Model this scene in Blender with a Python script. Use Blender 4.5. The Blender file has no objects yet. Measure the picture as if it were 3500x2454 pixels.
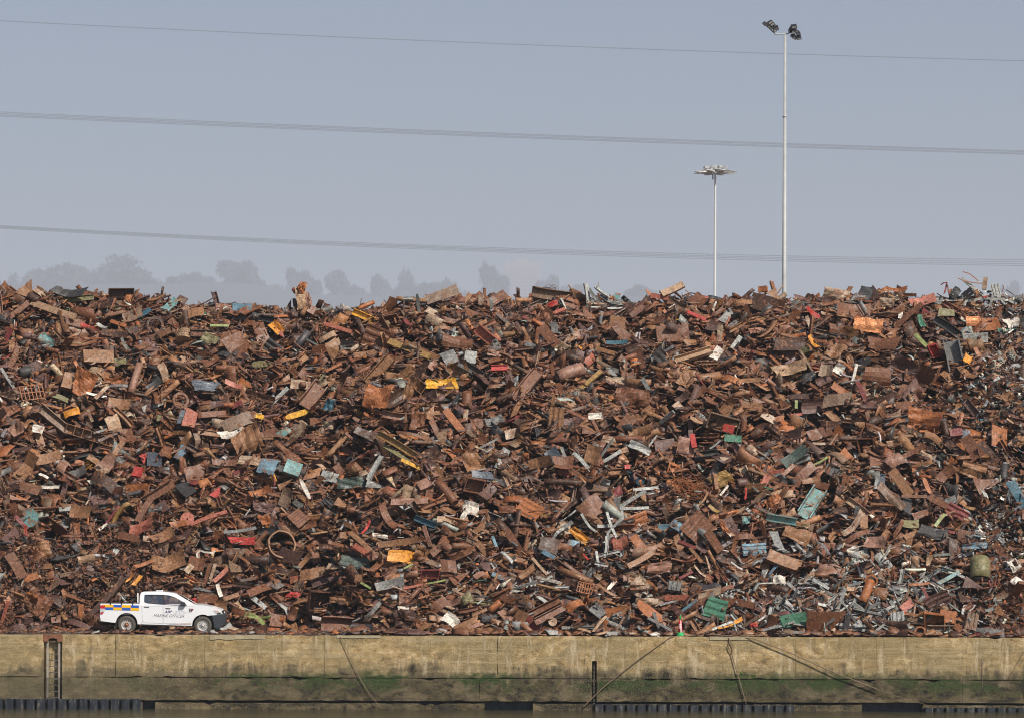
import bpy, bmesh, math, random
import numpy as np
from mathutils import Vector, Matrix
from mathutils.geometry import tessellate_polygon

rng = random.Random(7)
nr = np.random.RandomState(11)
R = math.radians
S = bpy.context.scene
COL = S.collection

# ------------------------------------------------------------------ camera
D, ZC, FP = 150.0, 1.6, 12100.0        # distance to quay edge, eye height over the deck, focal length in photo pixels
HOR, ROLL = 2043.0, R(0.2)
RX, UX = np.array([math.cos(ROLL), 0, math.sin(ROLL)]), np.array([-math.sin(ROLL), 0, math.cos(ROLL)])
cam_d = bpy.data.cameras.new('camera'); cam = bpy.data.objects.new('camera', cam_d); COL.objects.link(cam)
cam_d.sensor_width = 36; cam_d.lens = 36 * FP / 3500
cam_d.shift_y = (HOR - 1227) / 3500
cam_d.clip_start = 1; cam_d.clip_end = 60000
m = Matrix(((RX[0], UX[0], 0, 0), (RX[1], UX[1], -1, -D), (RX[2], UX[2], 0, ZC), (0, 0, 0, 1)))
cam.matrix_world = m
cam_d.dof.use_dof = True; cam_d.dof.focus_distance = D + 8; cam_d.dof.aperture_fstop = 1.6
S.camera = cam

def W(px, py, Y):
    """photo pixel + depth behind the quay edge -> world point"""
    u, v = (px - 1750) / FP, -(py - HOR) / FP
    k = Y + D
    return Vector((k * (u * RX[0] + v * UX[0]), Y, ZC + k * (u * RX[2] + v * UX[2])))

# ------------------------------------------------------------------ sky and sun
SUN_EL, SUN_AZ = R(43), R(38)          # sun behind the camera, to the right
sdir = Vector((math.sin(SUN_AZ) * math.cos(SUN_EL), -math.cos(SUN_AZ) * math.cos(SUN_EL), math.sin(SUN_EL)))
world = bpy.data.worlds.new('World'); S.world = world; world.use_nodes = True
nt = world.node_tree; bg = nt.nodes['Background']
sky = nt.nodes.new('ShaderNodeTexSky'); sky.sky_type = 'NISHITA'; sky.sun_disc = False
sky.sun_elevation = SUN_EL; sky.sun_rotation = math.atan2(sdir.x, sdir.y)
sky.air_density = 1.0; sky.dust_density = 1.8; sky.ozone_density = 3.5
nt.links.new(sky.outputs[0], bg.inputs[0]); bg.inputs[1].default_value = 0.074
sl = bpy.data.lights.new('sun', 'SUN'); sl.energy = 5.0; sl.angle = R(0.5); sl.color = (1, 0.925, 0.83)
so = bpy.data.objects.new('sun', sl); COL.objects.link(so)
so.rotation_euler = sdir.to_track_quat('Z', 'Y').to_euler()
S.view_settings.view_transform = 'Standard'; S.view_settings.look = 'None'
S.view_settings.exposure = 0.10; S.view_settings.gamma = 1.0
S.render.engine = 'CYCLES'
S.cycles.max_bounces = 5; S.cycles.diffuse_bounces = 2; S.cycles.glossy_bounces = 2
S.cycles.transparent_max_bounces = 8; S.cycles.volume_bounces = 1
S.cycles.use_denoising = True
S.cycles.pixel_filter_type = 'BLACKMAN_HARRIS'; S.cycles.filter_width = 1.05

# ------------------------------------------------------------------ helpers
def tag(o, label=None, cat=None, group=None, kind=None):
    if label: o['label'] = label
    if cat: o['category'] = cat
    if group: o['group'] = group
    if kind: o['kind'] = kind
    return o

def empty(name, loc=(0, 0, 0)):
    o = bpy.data.objects.new(name, None); o.empty_display_size = 0.2; o.location = loc; COL.objects.link(o); return o

def mesh_obj(name, V, F, mat, parent=None, smooth=False, col=None, met=None, link=True):
    me = bpy.data.meshes.new(name)
    me.from_pydata([tuple(map(float, v)) for v in V], [], [tuple(int(i) for i in f) for f in F])
    if smooth: me.polygons.foreach_set('use_smooth', [True] * len(me.polygons))
    if col is not None: set_cols(me, col, met)
    me.materials.append(mat)
    o = bpy.data.objects.new(name, me); COL.objects.link(o)
    if parent is not None: o.parent = parent
    return o

def set_cols(me, col, met):
    n = len(me.vertices)
    a = me.attributes.new('col', 'FLOAT_COLOR', 'POINT')
    c = np.asarray(col, dtype=np.float32)
    if c.ndim == 1: c = np.tile(c, (n, 1))
    a.data.foreach_set('color', c.ravel())
    b = me.attributes.new('met', 'FLOAT', 'POINT')
    mm = np.asarray(met if met is not None else 0.0, dtype=np.float32)
    if mm.ndim == 0: mm = np.full(n, float(mm), dtype=np.float32)
    b.data.foreach_set('value', mm)

class MB:
    """collects simple solids into one mesh"""
    def __init__(s): s.V = []; s.F = []
    def add(s, V, F):
        k = len(s.V); s.V += [tuple(v) for v in V]; s.F += [tuple(i + k for i in f) for f in F]; return s
    def box(s, x0, x1, y0, y1, z0, z1):
        V = [(x, y, z) for x in (x0, x1) for y in (y0, y1) for z in (z0, z1)]
        return s.add(V, [(0, 1, 3, 2), (4, 6, 7, 5), (0, 4, 5, 1), (2, 3, 7, 6), (0, 2, 6, 4), (1, 5, 7, 3)])
    def slab(s, loops, y0, y1, fm=None):
        """2D (x,z) outline with holes, given thickness along y"""
        pts = [p for L in loops for p in L]; n = len(pts)
        tris = tessellate_polygon([[Vector((p[0], p[1], 0)) for p in L] for L in loops])
        fm = fm or (lambda x, y, z: (x, y, z))
        V = [fm(x, y0, z) for x, z in pts] + [fm(x, y1, z) for x, z in pts]
        F = [t for t in tris] + [(t[2] + n, t[1] + n, t[0] + n) for t in tris]
        k = 0
        for L in loops:
            m_ = len(L)
            for i in range(m_):
                a, b = k + i, k + (i + 1) % m_
                F.append((a, b, b + n, a + n))
            k += m_
        return s.add(V, F)
    def tube(s, pts, r, n=8, cap=True):
        pts = [Vector(p) for p in pts]; rr = r if isinstance(r, (list, tuple)) else [r] * len(pts)
        V = []; F = []
        t0 = (pts[1] - pts[0]).normalized(); up = Vector((0, 0, 1)) if abs(t0.z) < .9 else Vector((1, 0, 0))
        for i, p in enumerate(pts):
            t = (pts[min(i + 1, len(pts) - 1)] - pts[max(i - 1, 0)]).normalized()
            a = t.cross(up).normalized(); b = a.cross(t)
            for j in range(n):
                q = 2 * math.pi * j / n
                V.append(p + (a * math.cos(q) + b * math.sin(q)) * rr[i])
        for i in range(len(pts) - 1):
            for j in range(n):
                k = (j + 1) % n
                F.append((i * n + j, i * n + k, (i + 1) * n + k, (i + 1) * n + j))
        if cap: F.append(tuple(range(n))[::-1]); F.append(tuple((len(pts) - 1) * n + j for j in range(n)))
        return s.add(V, F)
    def lathe(s, prof, n=24, axis='z', c=(0, 0, 0), closed=False):
        V = []; F = []
        for r, h in prof:
            for j in range(n):
                q = 2 * math.pi * j / n
                a, b = r * math.cos(q), r * math.sin(q)
                V.append({'z': (c[0] + a, c[1] + b, c[2] + h), 'y': (c[0] + a, c[1] + h, c[2] + b), 'x': (c[0] + h, c[1] + a, c[2] + b)}[axis])
        m_ = len(prof)
        for i in range(m_ if closed else m_ - 1):
            i2 = (i + 1) % m_
            for j in range(n):
                k = (j + 1) % n
                F.append((i * n + j, i * n + k, i2 * n + k, i2 * n + j))
        if not closed:
            F.append(tuple(range(n))[::-1]); F.append(tuple((m_ - 1) * n + j for j in range(n)))
        return s.add(V, F)
    def build(s, name, mat, parent=None, smooth=False, bevel=0, label=None):
        o = mesh_obj(name, s.V, s.F, mat, parent, smooth)
        bm = bmesh.new(); bm.from_mesh(o.data)
        bmesh.ops.recalc_face_normals(bm, faces=bm.faces[:]); bm.to_mesh(o.data); bm.free()
        if bevel:
            b = o.modifiers.new('b', 'BEVEL'); b.width = bevel; b.segments = 2; b.limit_method = 'ANGLE'; b.angle_limit = R(40)
        if label: o['label'] = label
        return o

# ------------------------------------------------------------------ materials
def nodes(name):
    mt = bpy.data.materials.new(name); mt.use_nodes = True
    t = mt.node_tree; return mt, t, t.nodes['Principled BSDF']
def N(t, typ, **kw):
    n = t.nodes.new(typ)
    for k, v in kw.items():
        if k in n.inputs.keys(): n.inputs[k].default_value = v
        else: setattr(n, k, v)
    return n
def noise(t, vec, scale, detail=4, rough=.6, dist=0):
    n = N(t, 'ShaderNodeTexNoise'); n.inputs['Scale'].default_value = scale; n.inputs['Detail'].default_value = detail
    n.inputs['Roughness'].default_value = rough; n.inputs['Distortion'].default_value = dist
    t.links.new(vec, n.inputs['Vector']); return n.outputs['Fac']
def ramp(t, fac, stops):
    n = N(t, 'ShaderNodeValToRGB'); cr = n.color_ramp
    while len(cr.elements) < len(stops): cr.elements.new(.5)
    for e, (p, c) in zip(cr.elements, stops):
        e.position = p; e.color = (c, c, c, 1) if isinstance(c, (int, float)) else (*c, 1)
    t.links.new(fac, n.inputs[0]); return n.outputs[0]
def mix(t, fac, a, b, mode='MIX'):
    n = N(t, 'ShaderNodeMix', data_type='RGBA', blend_type=mode)
    for s, v in ((0, fac), (6, a), (7, b)):
        if hasattr(v, 'links'): t.links.new(v, n.inputs[s])
        elif s == 0: n.inputs[0].default_value = v
        else: n.inputs[s].default_value = (*v, 1)
    return n.outputs[2]
def math_(t, op, a, b=0.0, c=None):
    n = N(t, 'ShaderNodeMath', operation=op)
    for i, v in enumerate((a, b) if c is None else (a, b, c)):
        if hasattr(v, 'links'): t.links.new(v, n.inputs[i])
        else: n.inputs[i].default_value = v
    return n.outputs[0]
def bump(t, h, bsdf, dist=.01, st=.6):
    b = N(t, 'ShaderNodeBump'); b.inputs['Distance'].default_value = dist; b.inputs['Strength'].default_value = st
    t.links.new(h, b.inputs['Height']); t.links.new(b.outputs[0], bsdf.inputs['Normal'])

def plain(name, c, rough=.6, metal=0, var=.18, scale=6, spec=.4, coat=0):
    mt, t, p = nodes(name)
    g = N(t, 'ShaderNodeNewGeometry').outputs['Position']
    f = noise(t, g, scale, 5, .65)
    v = ramp(t, f, [(.3, 1 - var), (.7, 1 + var)])
    t.links.new(mix(t, 1.0, c, v, 'MULTIPLY'), p.inputs['Base Color'])
    p.inputs['Roughness'].default_value = rough; p.inputs['Metallic'].default_value = metal
    p.inputs['Specular IOR Level'].default_value = spec; p.inputs['Coat Weight'].default_value = coat
    return mt

def scrap_material():
    mt, t, p = nodes('scrap_metal')
    g = N(t, 'ShaderNodeNewGeometry').outputs['Position']
    at = N(t, 'ShaderNodeAttribute'); at.attribute_name = 'col'
    am = N(t, 'ShaderNodeAttribute'); am.attribute_name = 'met'
    n1 = noise(t, g, 1.9, 6, .7, .4); n2 = noise(t, g, 9, 5, .75); n3 = noise(t, g, 38, 4, .7)
    rust = ramp(t, n2, [(.36, (.045, .022, .016)), (.48, (.12, .052, .028)), (.56, (.22, .09, .038)), (.66, (.30, .15, .08))])
    # paint wears through to rust; alpha of the colour is how much of it is left
    worn = math_(t, 'GREATER_THAN', math_(t, 'ADD', math_(t, 'MULTIPLY', n1, .55), math_(t, 'MULTIPLY', n2, .45)), math_(t, 'MULTIPLY_ADD', at.outputs['Alpha'], .30, .385))
    v = ramp(t, n2, [(.36, .55), (.5, 1.0), (.64, 1.5)])
    v3 = ramp(t, n3, [(.38, .72), (.62, 1.3)])
    base = mix(t, 1.0, at.outputs['Color'], v, 'MULTIPLY')
    base = mix(t, 1.0, base, v3, 'MULTIPLY')
    base = mix(t, math_(t, 'MULTIPLY', worn, .85), base, rust)
    t.links.new(base, p.inputs['Base Color'])
    t.links.new(math_(t, 'MULTIPLY', am.outputs['Fac'], math_(t, 'SUBTRACT', 1.0, worn)), p.inputs['Metallic'])
    rg = ramp(t, n1, [(.38, .32), (.6, .7)])
    t.links.new(rg, p.inputs['Roughness']); p.inputs['Specular IOR Level'].default_value = .45
    bump(t, math_(t, 'ADD', math_(t, 'MULTIPLY', n2, .6), math_(t, 'MULTIPLY', n1, 1.6)), p, .05, .55)
    return mt
M_SCRAP = scrap_material()

def concrete_material():
    mt, t, p = nodes('quay_concrete')
    geo = N(t, 'ShaderNodeNewGeometry').outputs['Position']
    sp = N(t, 'ShaderNodeSeparateXYZ'); t.links.new(geo, sp.inputs[0]); z = sp.outputs['Z']; x = sp.outputs['X']
    def mapped(sx, sy, sz):
        mp = N(t, 'ShaderNodeMapping'); mp.inputs['Scale'].default_value = (sx, sy, sz); t.links.new(geo, mp.inputs[0]); return mp.outputs[0]
    big = noise(t, mapped(.35, .35, .9), 1, 5, .6, .5)
    med = noise(t, mapped(1, 1, 1.6), 2.2, 7, .7, .3)
    fine = noise(t, geo, 26, 5, .75)
    streak = noise(t, mapped(1.3, 1.3, .25), 1.6, 6, .7)
    layer = noise(t, mapped(.12, .12, 5), 1.5, 5, .6)
    base = ramp(t, med, [(.36, (.16, .11, .048)), (.45, (.315, .217, .096)), (.54, (.43, .305, .145)), (.63, (.58, .45, .26))])
    base = mix(t, math_(t, 'MULTIPLY', ramp(t, big, [(.45, 0.), (.56, 1.)]), .65), base, (.22, .175, .085))
    base = mix(t, math_(t, 'MULTIPLY', ramp(t, layer, [(.5, 0.), (.62, 1.)]), .4), base, (.45, .36, .22))
    base = mix(t, math_(t, 'MULTIPLY', ramp(t, streak, [(.52, 0.), (.62, 1.)]), .5), base, (.15, .11, .05))
    pale = noise(t, mapped(1.9, 1.9, .35), 1.1, 6, .65, .2)
    base = mix(t, math_(t, 'MULTIPLY', ramp(t, pale, [(.56, 0.), (.66, 1.)]), .55), base, (.60, .50, .34))
    # tide stain: grey brown just above the joint, green weed round it, dark slime below
    zz = math_(t, 'ADD', z, math_(t, 'MULTIPLY', math_(t, 'SUBTRACT', streak, .5), 2.6))
    zz = math_(t, 'ADD', zz, math_(t, 'MULTIPLY', math_(t, 'SUBTRACT', big, .5), 2.4))
    grey = ramp(t, math_(t, 'MULTIPLY', math_(t, 'ADD', zz, 3.2), .3125), [(.46, .85), (.58, .25), (.66, 0.)])
    base = mix(t, grey, base, mix(t, med, (.07, .055, .035), (.20, .165, .10)))
    leftness = ramp(t, math_(t, 'MULTIPLY_ADD', x, .02, .5), [(.16, .0), (.27, 1.)])
    low = ramp(t, math_(t, 'MULTIPLY', math_(t, 'ADD', zz, 3.2), .3125), [(.36, 1.), (.56, 0.)])
    low = math_(t, 'MULTIPLY', low, ramp(t, noise(t, mapped(.8, .8, 1.5), 1.0, 6, .7, .4), [(.47, 1.), (.60, .25)]))
    base = mix(t, math_(t, 'MULTIPLY', low, math_(t, 'MULTIPLY_ADD', leftness, .45, .5)), base, mix(t, ramp(t, med, [(.42, 0.), (.6, 1.)]), (.012, .012, .009), (.085, .066, .03)))
    gr = ramp(t, math_(t, 'MULTIPLY', math_(t, 'ADD', math_(t, 'MULTIPLY_ADD', math_(t, 'SUBTRACT', med, .5), 1.4, z), 3.2), .3125), [(.22, .0), (.34, .8), (.44, 1.), (.54, .0)])
    gm = ramp(t, math_(t, 'ADD', math_(t, 'MULTIPLY', big, .6), math_(t, 'MULTIPLY', med, .4)), [(.47, 0.), (.52, 1.)])
    base = mix(t, math_(t, 'MULTIPLY', math_(t, 'MULTIPLY', gr, gm), math_(t, 'MULTIPLY_ADD', leftness, .6, .4)), base, mix(t, ramp(t, fine, [(.42, 0.), (.58, 1.)]), (.010, .024, .006), (.032, .062, .012)))
    sp2 = ramp(t, fine, [(.38, .5), (.5, 1.0), (.62, 1.6)])
    base = mix(t, 1.0, base, sp2, 'MULTIPLY')
    chip = ramp(t, noise(t, geo, 30, 2, .5), [(.62, 0.), (.66, 1.)])
    base = mix(t, math_(t, 'MULTIPLY', chip, .6), base, (.55, .5, .4))
    t.links.new(base, p.inputs['Base Color']); p.inputs['Roughness'].default_value = .85; p.inputs['Specular IOR Level'].default_value = .2
    bump(t, math_(t, 'ADD', fine, math_(t, 'MULTIPLY', med, 2)), p, .03, .7)
    return mt
M_CONC = concrete_material()
M_DARK = plain('gap_shade_dark', (.035, .045, .06), .55, 0, .5, 5)
M_PILE = None
def pile_material():
    mt, t, p = nodes('sheet_pile_steel')
    g = N(t, 'ShaderNodeNewGeometry').outputs['Position']
    mp = N(t, 'ShaderNodeMapping'); mp.inputs['Scale'].default_value = (3, 3, .6); t.links.new(g, mp.inputs[0])
    a = noise(t, mp.outputs[0], 2.4, 6, .7); b = noise(t, g, 14, 5, .7)
    c = ramp(t, a, [(.40, (.004, .008, .014)), (.5, (.011, .016, .024)), (.57, (.028, .034, .038)), (.64, (.15, .13, .10))])
    c = mix(t, 1.0, c, ramp(t, b, [(.3, .6), (.7, 1.4)]), 'MULTIPLY')
    t.links.new(c, p.inputs['Base Color']); p.inputs['Roughness'].default_value = .6
    bump(t, b, p, .02, .5); return mt
M_PILE = pile_material()
M_ROPE = plain('old_rope', (.20, .14, .09), .9, 0, .3, 20)
M_GALV = plain('galvanised_steel', (.42, .43, .41), .5, .1, .12, 2)
M_WHITEPOLE = plain('white_painted_steel', (.66, .66, .64), .5, 0, .05, 2)
M_LAMP = plain('black_lamp_housing', (.018, .02, .028), .5)
M_LENS = plain('lamp_glass', (.34, .33, .30), .25)
M_CABLE = plain('overhead_cable', (.22, .23, .26), .7)

def water_material():
    mt, t, p = nodes('harbour_water')
    g = N(t, 'ShaderNodeNewGeometry').outputs['Position']
    p.inputs['Base Color'].default_value = (.045, .04, .022, 1); p.inputs['Roughness'].default_value = .12
    mp = N(t, 'ShaderNodeMapping'); mp.inputs['Scale'].default_value = (.45, 1.6, 1); t.links.new(g, mp.inputs[0])
    h = math_(t, 'ADD', noise(t, mp.outputs[0], 1.1, 4, .6), math_(t, 'MULTIPLY', noise(t, mp.outputs[0], 5, 3, .6), .25))
    bump(t, h, p, .12, .7); return mt
def ground_material(name, a, b, s=1.5):
    mt, t, p = nodes(name)
    g = N(t, 'ShaderNodeNewGeometry').outputs['Position']
    c = ramp(t, noise(t, g, s, 7, .7), [(.3, a), (.7, b)])
    c = mix(t, 1.0, c, ramp(t, noise(t, g, s * 14, 4, .7), [(.3, .6), (.7, 1.4)]), 'MULTIPLY')
    t.links.new(c, p.inputs['Base Color']); p.inputs['Roughness'].default_value = .9
    bump(t, noise(t, g, s * 14, 4, .7), p, .02, .5); return mt
# ------------------------------------------------------------------ ground, water, hills
def sheet(name, x0, x1, y0, y1, z, mat, nx=1, ny=1):
    V = [(x0 + (x1 - x0) * i / nx, y0 + (y1 - y0) * j / ny, z) for j in range(ny + 1) for i in range(nx + 1)]
    F = [(j * (nx + 1) + i, j * (nx + 1) + i + 1, (j + 1) * (nx + 1) + i + 1, (j + 1) * (nx + 1) + i) for j in range(ny) for i in range(nx)]
    return mesh_obj(name, V, F, mat)
ZW = -3.15
tag(sheet('water', -5000, 5000, -5000, 3, ZW, water_material()), 'murky olive harbour water in front of the quay wall', kind='structure')
tag(sheet('ground', -20000, 20000, 2.5, 20000, -0.05, ground_material('yard_ground', (.06, .045, .035), (.12, .09, .07), .6)), 'brown dirty yard ground behind the quay', kind='structure')
tag(sheet('quay_deck', -70, 70, 0.02, 14, -0.012, ground_material('deck_dirt', (.07, .045, .035), (.15, .10, .075), 2)), 'rust stained quay deck along the wall top', kind='structure')

YT = 9300.0
hx = lambda px: (px - 1750) / FP * (YT + D)
def hill_top(x):
    pts = [(-3000, 1010), (-400, 1010), (100, 1010), (520, 1005), (750, 1010), (1000, 1025), (1300, 1025), (1750, 1045), (2200, 1050), (3000, 1070), (3600, 1060), (6000, 1040)]
    px = x / (YT + D) * FP + 1750
    py = np.interp(px, [p[0] for p in pts], [p[1] for p in pts])
    return ZC + (YT + D) * (HOR - py ) / FP + 14 * math.sin(x * .006) + 7 * math.sin(x * .017 + 1)
V = []; F = []
NX, NY = 90, 10
for j in range(NY + 1):
    for i in range(NX + 1):
        x = -6000 + 12000 * i / NX
        q = j / NY; y = YT - 1400 + 1900 * q
        V.append((x, y, -2 + (hill_top(x) + 2) * math.sin(min(1, q * 1.55) * math.pi / 2) * (1 if q < .7 else 1 - (q - .7) * 1.2)))
F = [(j * (NX + 1) + i, j * (NX + 1) + i + 1, (j + 1) * (NX + 1) + i + 1, (j + 1) * (NX + 1) + i) for j in range(NY) for i in range(NX)]
tag(mesh_obj('hills', V, F, ground_material('hill_woodland', (.03, .05, .045), (.04, .065, .06), .02), smooth=True), 'faint hazy wooded rise behind the scrap heap', kind='structure')

def hill_z(x, y):
    q = (y - YT + 1400) / 1900
    return -2 + (hill_top(x) + 2) * math.sin(min(1, q * 1.55) * math.pi / 2) * (1 if q < .7 else 1 - (q - .7) * 1.2)

M_LEAF = plain('tree_foliage', (.03, .06, .055), .8, 0, .5, .12)
M_BARK = plain('tree_bark', (.09, .07, .05), .9)
def tree_mesh(seed):
    r = np.random.RandomState(seed); V = []; F = []
    lobes = []
    for k in range(13):
        a = r.uniform(0, 6.28); q = r.uniform(.0, .62)
        lobes.append((q * math.cos(a), q * math.sin(a), r.uniform(.25, .78), r.uniform(.2, .34)))
    lobes.append((0, 0, .62, .36))
    for k in range(2600):
        lx, ly, lz, lr = lobes[r.randint(len(lobes))]
        d = r.normal(size=3); d /= np.linalg.norm(d); q = lr * r.uniform(.35, 1.04)
        c = np.array((lx, ly, lz)) + d * q * np.array((1, 1, .75))
        a = r.normal(size=3); a /= np.linalg.norm(a); b = np.cross(a, r.normal(size=3)); b /= np.linalg.norm(b)
        s = r.uniform(.04, .085); n = len(V)
        V += [c - a * s, c + b * s * .7, c + a * s, c - b * s * .7]; F.append((n, n + 1, n + 2, n + 3))
    tr = MB().tube([(0, 0, 0), (.01, 0, .25), (0, .01, .6)], [.045, .035, .012], 8)
    for k in range(5):
        lx, ly, lz, lr = lobes[k]; tr.tube([(0, 0, .22 + .05 * k), (lx * .8, ly * .8, lz)], [.02, .006], 5)
    return (V, F), tr
protos = []
for s in (1, 2, 3, 4):
    (v, f), tr = tree_mesh(s)
    e = empty('hazy_tree')
    protos.append((e, mesh_obj('crown', v, f, M_LEAF, e), tr.build('trunk', M_BARK, e)))
TREES = [(110, 905, 120, 'rounded hazy tree furthest left behind the heap'), (200, 878, 200, 'broad hazy tree crown left of the widest one on the skyline'),
         (395, 875, 270, 'widest and tallest domed hazy tree crown on the left skyline'), (300, 905, 130, 'hazy tree filling the dip between two broad crowns at left'),
         (560, 940, 110, 'low hazy tree right of the widest domed crown'), (640, 925, 120, 'hazy tree between the low tree and the tall twin crowned tree'),
         (705, 930, 90, 'small hazy tree touching the tall crown above the dark box'), (800, 880, 150, 'tall flat topped hazy tree above the pale blue stained sheet'),
         (865, 905, 110, 'hazy tree sloping down right of the tall flat topped tree'), (930, 960, 90, 'low hazy tree left of the twisted orange lump'), (1042, 908, 90, 'hazy tree right above the twisted orange lump'),
         (1150, 915, 100, 'hazy tree standing above the two pigeons'), (1230, 965, 90, 'low hazy tree above the yellow channel bar'), (1305, 920, 90, 'left one of the two close hazy trees above the heap dip'),
         (1393, 905, 95, 'right one of the two close hazy trees above the heap dip'), (1470, 960, 80, 'low hazy tree left of the isolated small tree'), (1545, 938, 60, 'small hazy tree left of the pale tower block'),
         (1680, 870, 80, 'tall narrow hazy tree just left of the pale tower block'), (1855, 930, 75, 'hazy tree just right of the pale tower block'), (1960, 965, 80, 'low hazy tree above the dull grey slab on the crest'),
         (2180, 965, 70, 'faint hazy tree above the orange curved beam'), (3080, 975, 100, 'faint hazy tree behind the right half of the crest'), (3420, 955, 90, 'faint hazy tree behind the grey tangle at right')]
for k, (px, top, wpx, lab) in enumerate(TREES):
    e0, c0, t0 = protos[k % 4]
    if k < 4: e = e0; parts = ()
    else:
        e = e0.copy(); COL.objects.link(e)
        for ch in (c0, t0): c = ch.copy(); COL.objects.link(c); c.parent = e
    y = YT - 60 + (k % 5) * 30; sc = (y + D) / FP
    x = W(px, top, y).x; zt = W(px, top, y).z
    zb = hill_z(x, y) - 4; H = max(zt - zb, 30)
    e.location = (x, y, zt - H * 1.0); w_ = max(wpx, 105) * sc / 1.3
    e.scale = (w_, w_, H / 1.02); e.rotation_euler.z = k * 1.3
    tag(e, lab, 'tree', 'hazy trees far behind the heap')
for k in range(27):
    px = -60 + k * 66 + rng.uniform(-15, 15); top = np.interp(px, [-60, 100, 520, 700, 900, 1300, 1700], [950, 925, 925, 950, 965, 975, 985]) + rng.uniform(-8, 14)
    e0, c0, t0 = protos[k % 4]; e = e0.copy(); COL.objects.link(e)
    for ch in (c0, t0): c = ch.copy(); COL.objects.link(c); c.parent = e
    y = YT + 130; P_ = W(px, top, y); zb = hill_z(P_.x, y) - 8; H = max(P_.z - zb, 25)
    e.location = (P_.x, y, P_.z - H); w_ = (y + D) / FP * 110 / 1.45; e.scale = (w_, w_, H / 1.02); e.rotation_euler.z = k * .9
    tag(e, 'low hazy tree in the unbroken row along the foot of the skyline', 'tree', 'low hazy trees in the row on the skyline')

# hazy tower block
tb = empty('tower_block', W(1787, 1040, YT + 400)); tag(tb, 'faint pale tower block in the haze behind the heap crest', 'building')
M_TB = plain('tower_render', (.31, .30, .31), .8, 0, .04, .05); M_TBW = plain('tower_window', (.20, .22, .25), .5)
MB().box(-50, 50, 0, 40, -100, 118).build('wall', M_TB, tb)
MB().box(-18, 14, 6, 28, 118, 128).build('plant_room', M_TB, tb)
for r_ in range(9):
    for c_ in range(6):
        MB().box(-38 + c_ * 14, -29 + c_ * 14, -.4, .1, 6 + r_ * 10.4, 11 + r_ * 10.4).build('window', M_TBW, tb)

# ------------------------------------------------------------------ quay wall
qw = empty('quay_wall', (0, 0, 0)); tag(qw, 'long weathered concrete quay wall with green tide stains', 'quay wall')
X = lambda px: W(px, 2172, 0).x
Z = lambda py, px=1750: W(px, py, 0).z
ZJ = -1.80          # joint between upper and lower courses
def rough_rect(x0, x1, z0, z1, j=.012, step=.35, jt=None):
    P = []
    def edge(a, b, jj):
        n = max(2, int(math.hypot(b[0] - a[0], b[1] - a[1]) / step)); ox, oz = (b[1] - a[1]), -(b[0] - a[0]); l = math.hypot(ox, oz)
        for i in range(n):
            q = i / n; d = rng.uniform(-jj, jj) if 0 < i else 0
            if i and rng.random() < .07: d -= jj * 3
            P.append((a[0] + (b[0] - a[0]) * q - ox / l * abs(d), a[1] + (b[1] - a[1]) * q - oz / l * abs(d)))
    edge((x0, z0), (x1, z0), j * 1.3); edge((x1, z0), (x1, z1), j * .6); edge((x1, z1), (x0, z1), (jt or j)); edge((x0, z1), (x0, z0), j * .6)
    return P
LX0, LX1 = X(150), X(212)       # ladder recess
SX0, SX1 = X(2024), X(2040)     # chain slot
up = [-62, -48, -34, LX0, None, LX1, X(395), X(700), X(1110), X(1470), X(1700), X(2000), X(2345), X(2720), X(2995), X(3305), 34, 48, 62]
def wall_panels(xs, z0, z1, name, jt):
    i = 0
    while i < len(xs) - 1:
        if xs[i + 1] is None: i += 2; continue
        a, b = xs[i] + .003, xs[i + 1] - .003
        loops = [rough_rect(a, b, z0, z1, .012, .3, jt)]
        if a < SX0 < b:
            zt = max(z0, Z(2257)) if name == 'upper_panel' else None
            s0, s1 = SX0, SX1
            # split the panel round the slot
            MB().slab([rough_rect(a, s0, z0, z1, .01, .3, jt)], 0, .55).build(name, M_CONC, qw)
            MB().slab([rough_rect(s1, b, z0, z1, .01, .3, jt)], 0, .55).build(name, M_CONC, qw)
            if zt is not None: MB().slab([rough_rect(s0, s1, Z(2257), z1, .004, .1)], 0.002, .55).build('slot_head', M_CONC, qw)
            i += 1; continue
        MB().slab(loops, 0, .55).build(name, M_CONC, qw)
        i += 1
wall_panels(up, ZJ + .005, 0, 'upper_panel', .02)
lo = [-62, -46, -30, LX0, None, LX1, X(500), X(725), X(1245), X(1640), X(1960), X(2300), X(2700), X(3290), X(3500), 36, 50, 62]
wall_panels(lo, -2.78, ZJ - .005, 'lower_panel', .03)
# bottom strip with dark openings, recessed
vo = [(X(487), X(530)), (X(1657), X(1822)), (X(2948), X(3155))]
MB().box(LX0 - .02, LX1 + .02, .30, .56, -3.2, -.25).build('recess_back', M_CONC, qw)
segs = [(-62, vo[0][0]), (vo[0][1], vo[1][0]), (vo[1][1], vo[2][0]), (vo[2][1], 62)]
for a, b in segs:
    MB().slab([rough_rect(a, b, -3.6, -2.86, .03, .25, .03)], .06, .5).build('base_course', M_CONC, qw)
MB().box(-62, 62, .57, 1.6, -3.6, -.06).build('backing', plain('dark_backing_concrete', (.16, .125, .07), .9, 0, .4, 3), qw)  # one darker concrete tone behind the panel joints and slot
MB().box(-62, 62, .5, .565, -3.6, -2.8).build('gap_shade_strip', M_DARK, qw)  # dark sheet whose colour stands in for shade in gap and openings
# coping repairs: paler slabs along the edge
for a, b, h in ((718, 800, 17), (801, 905, 15), (1150, 1300, 10), (2425, 2560, 12)):
    MB().slab([rough_rect(X(a), X(b), -h / 80.7, .004, .01, .2)], -.03, .3).build('coping_stone', plain('pale_coping', (.36, .30, .19), .85, 0, .25, 4), qw)

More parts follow.
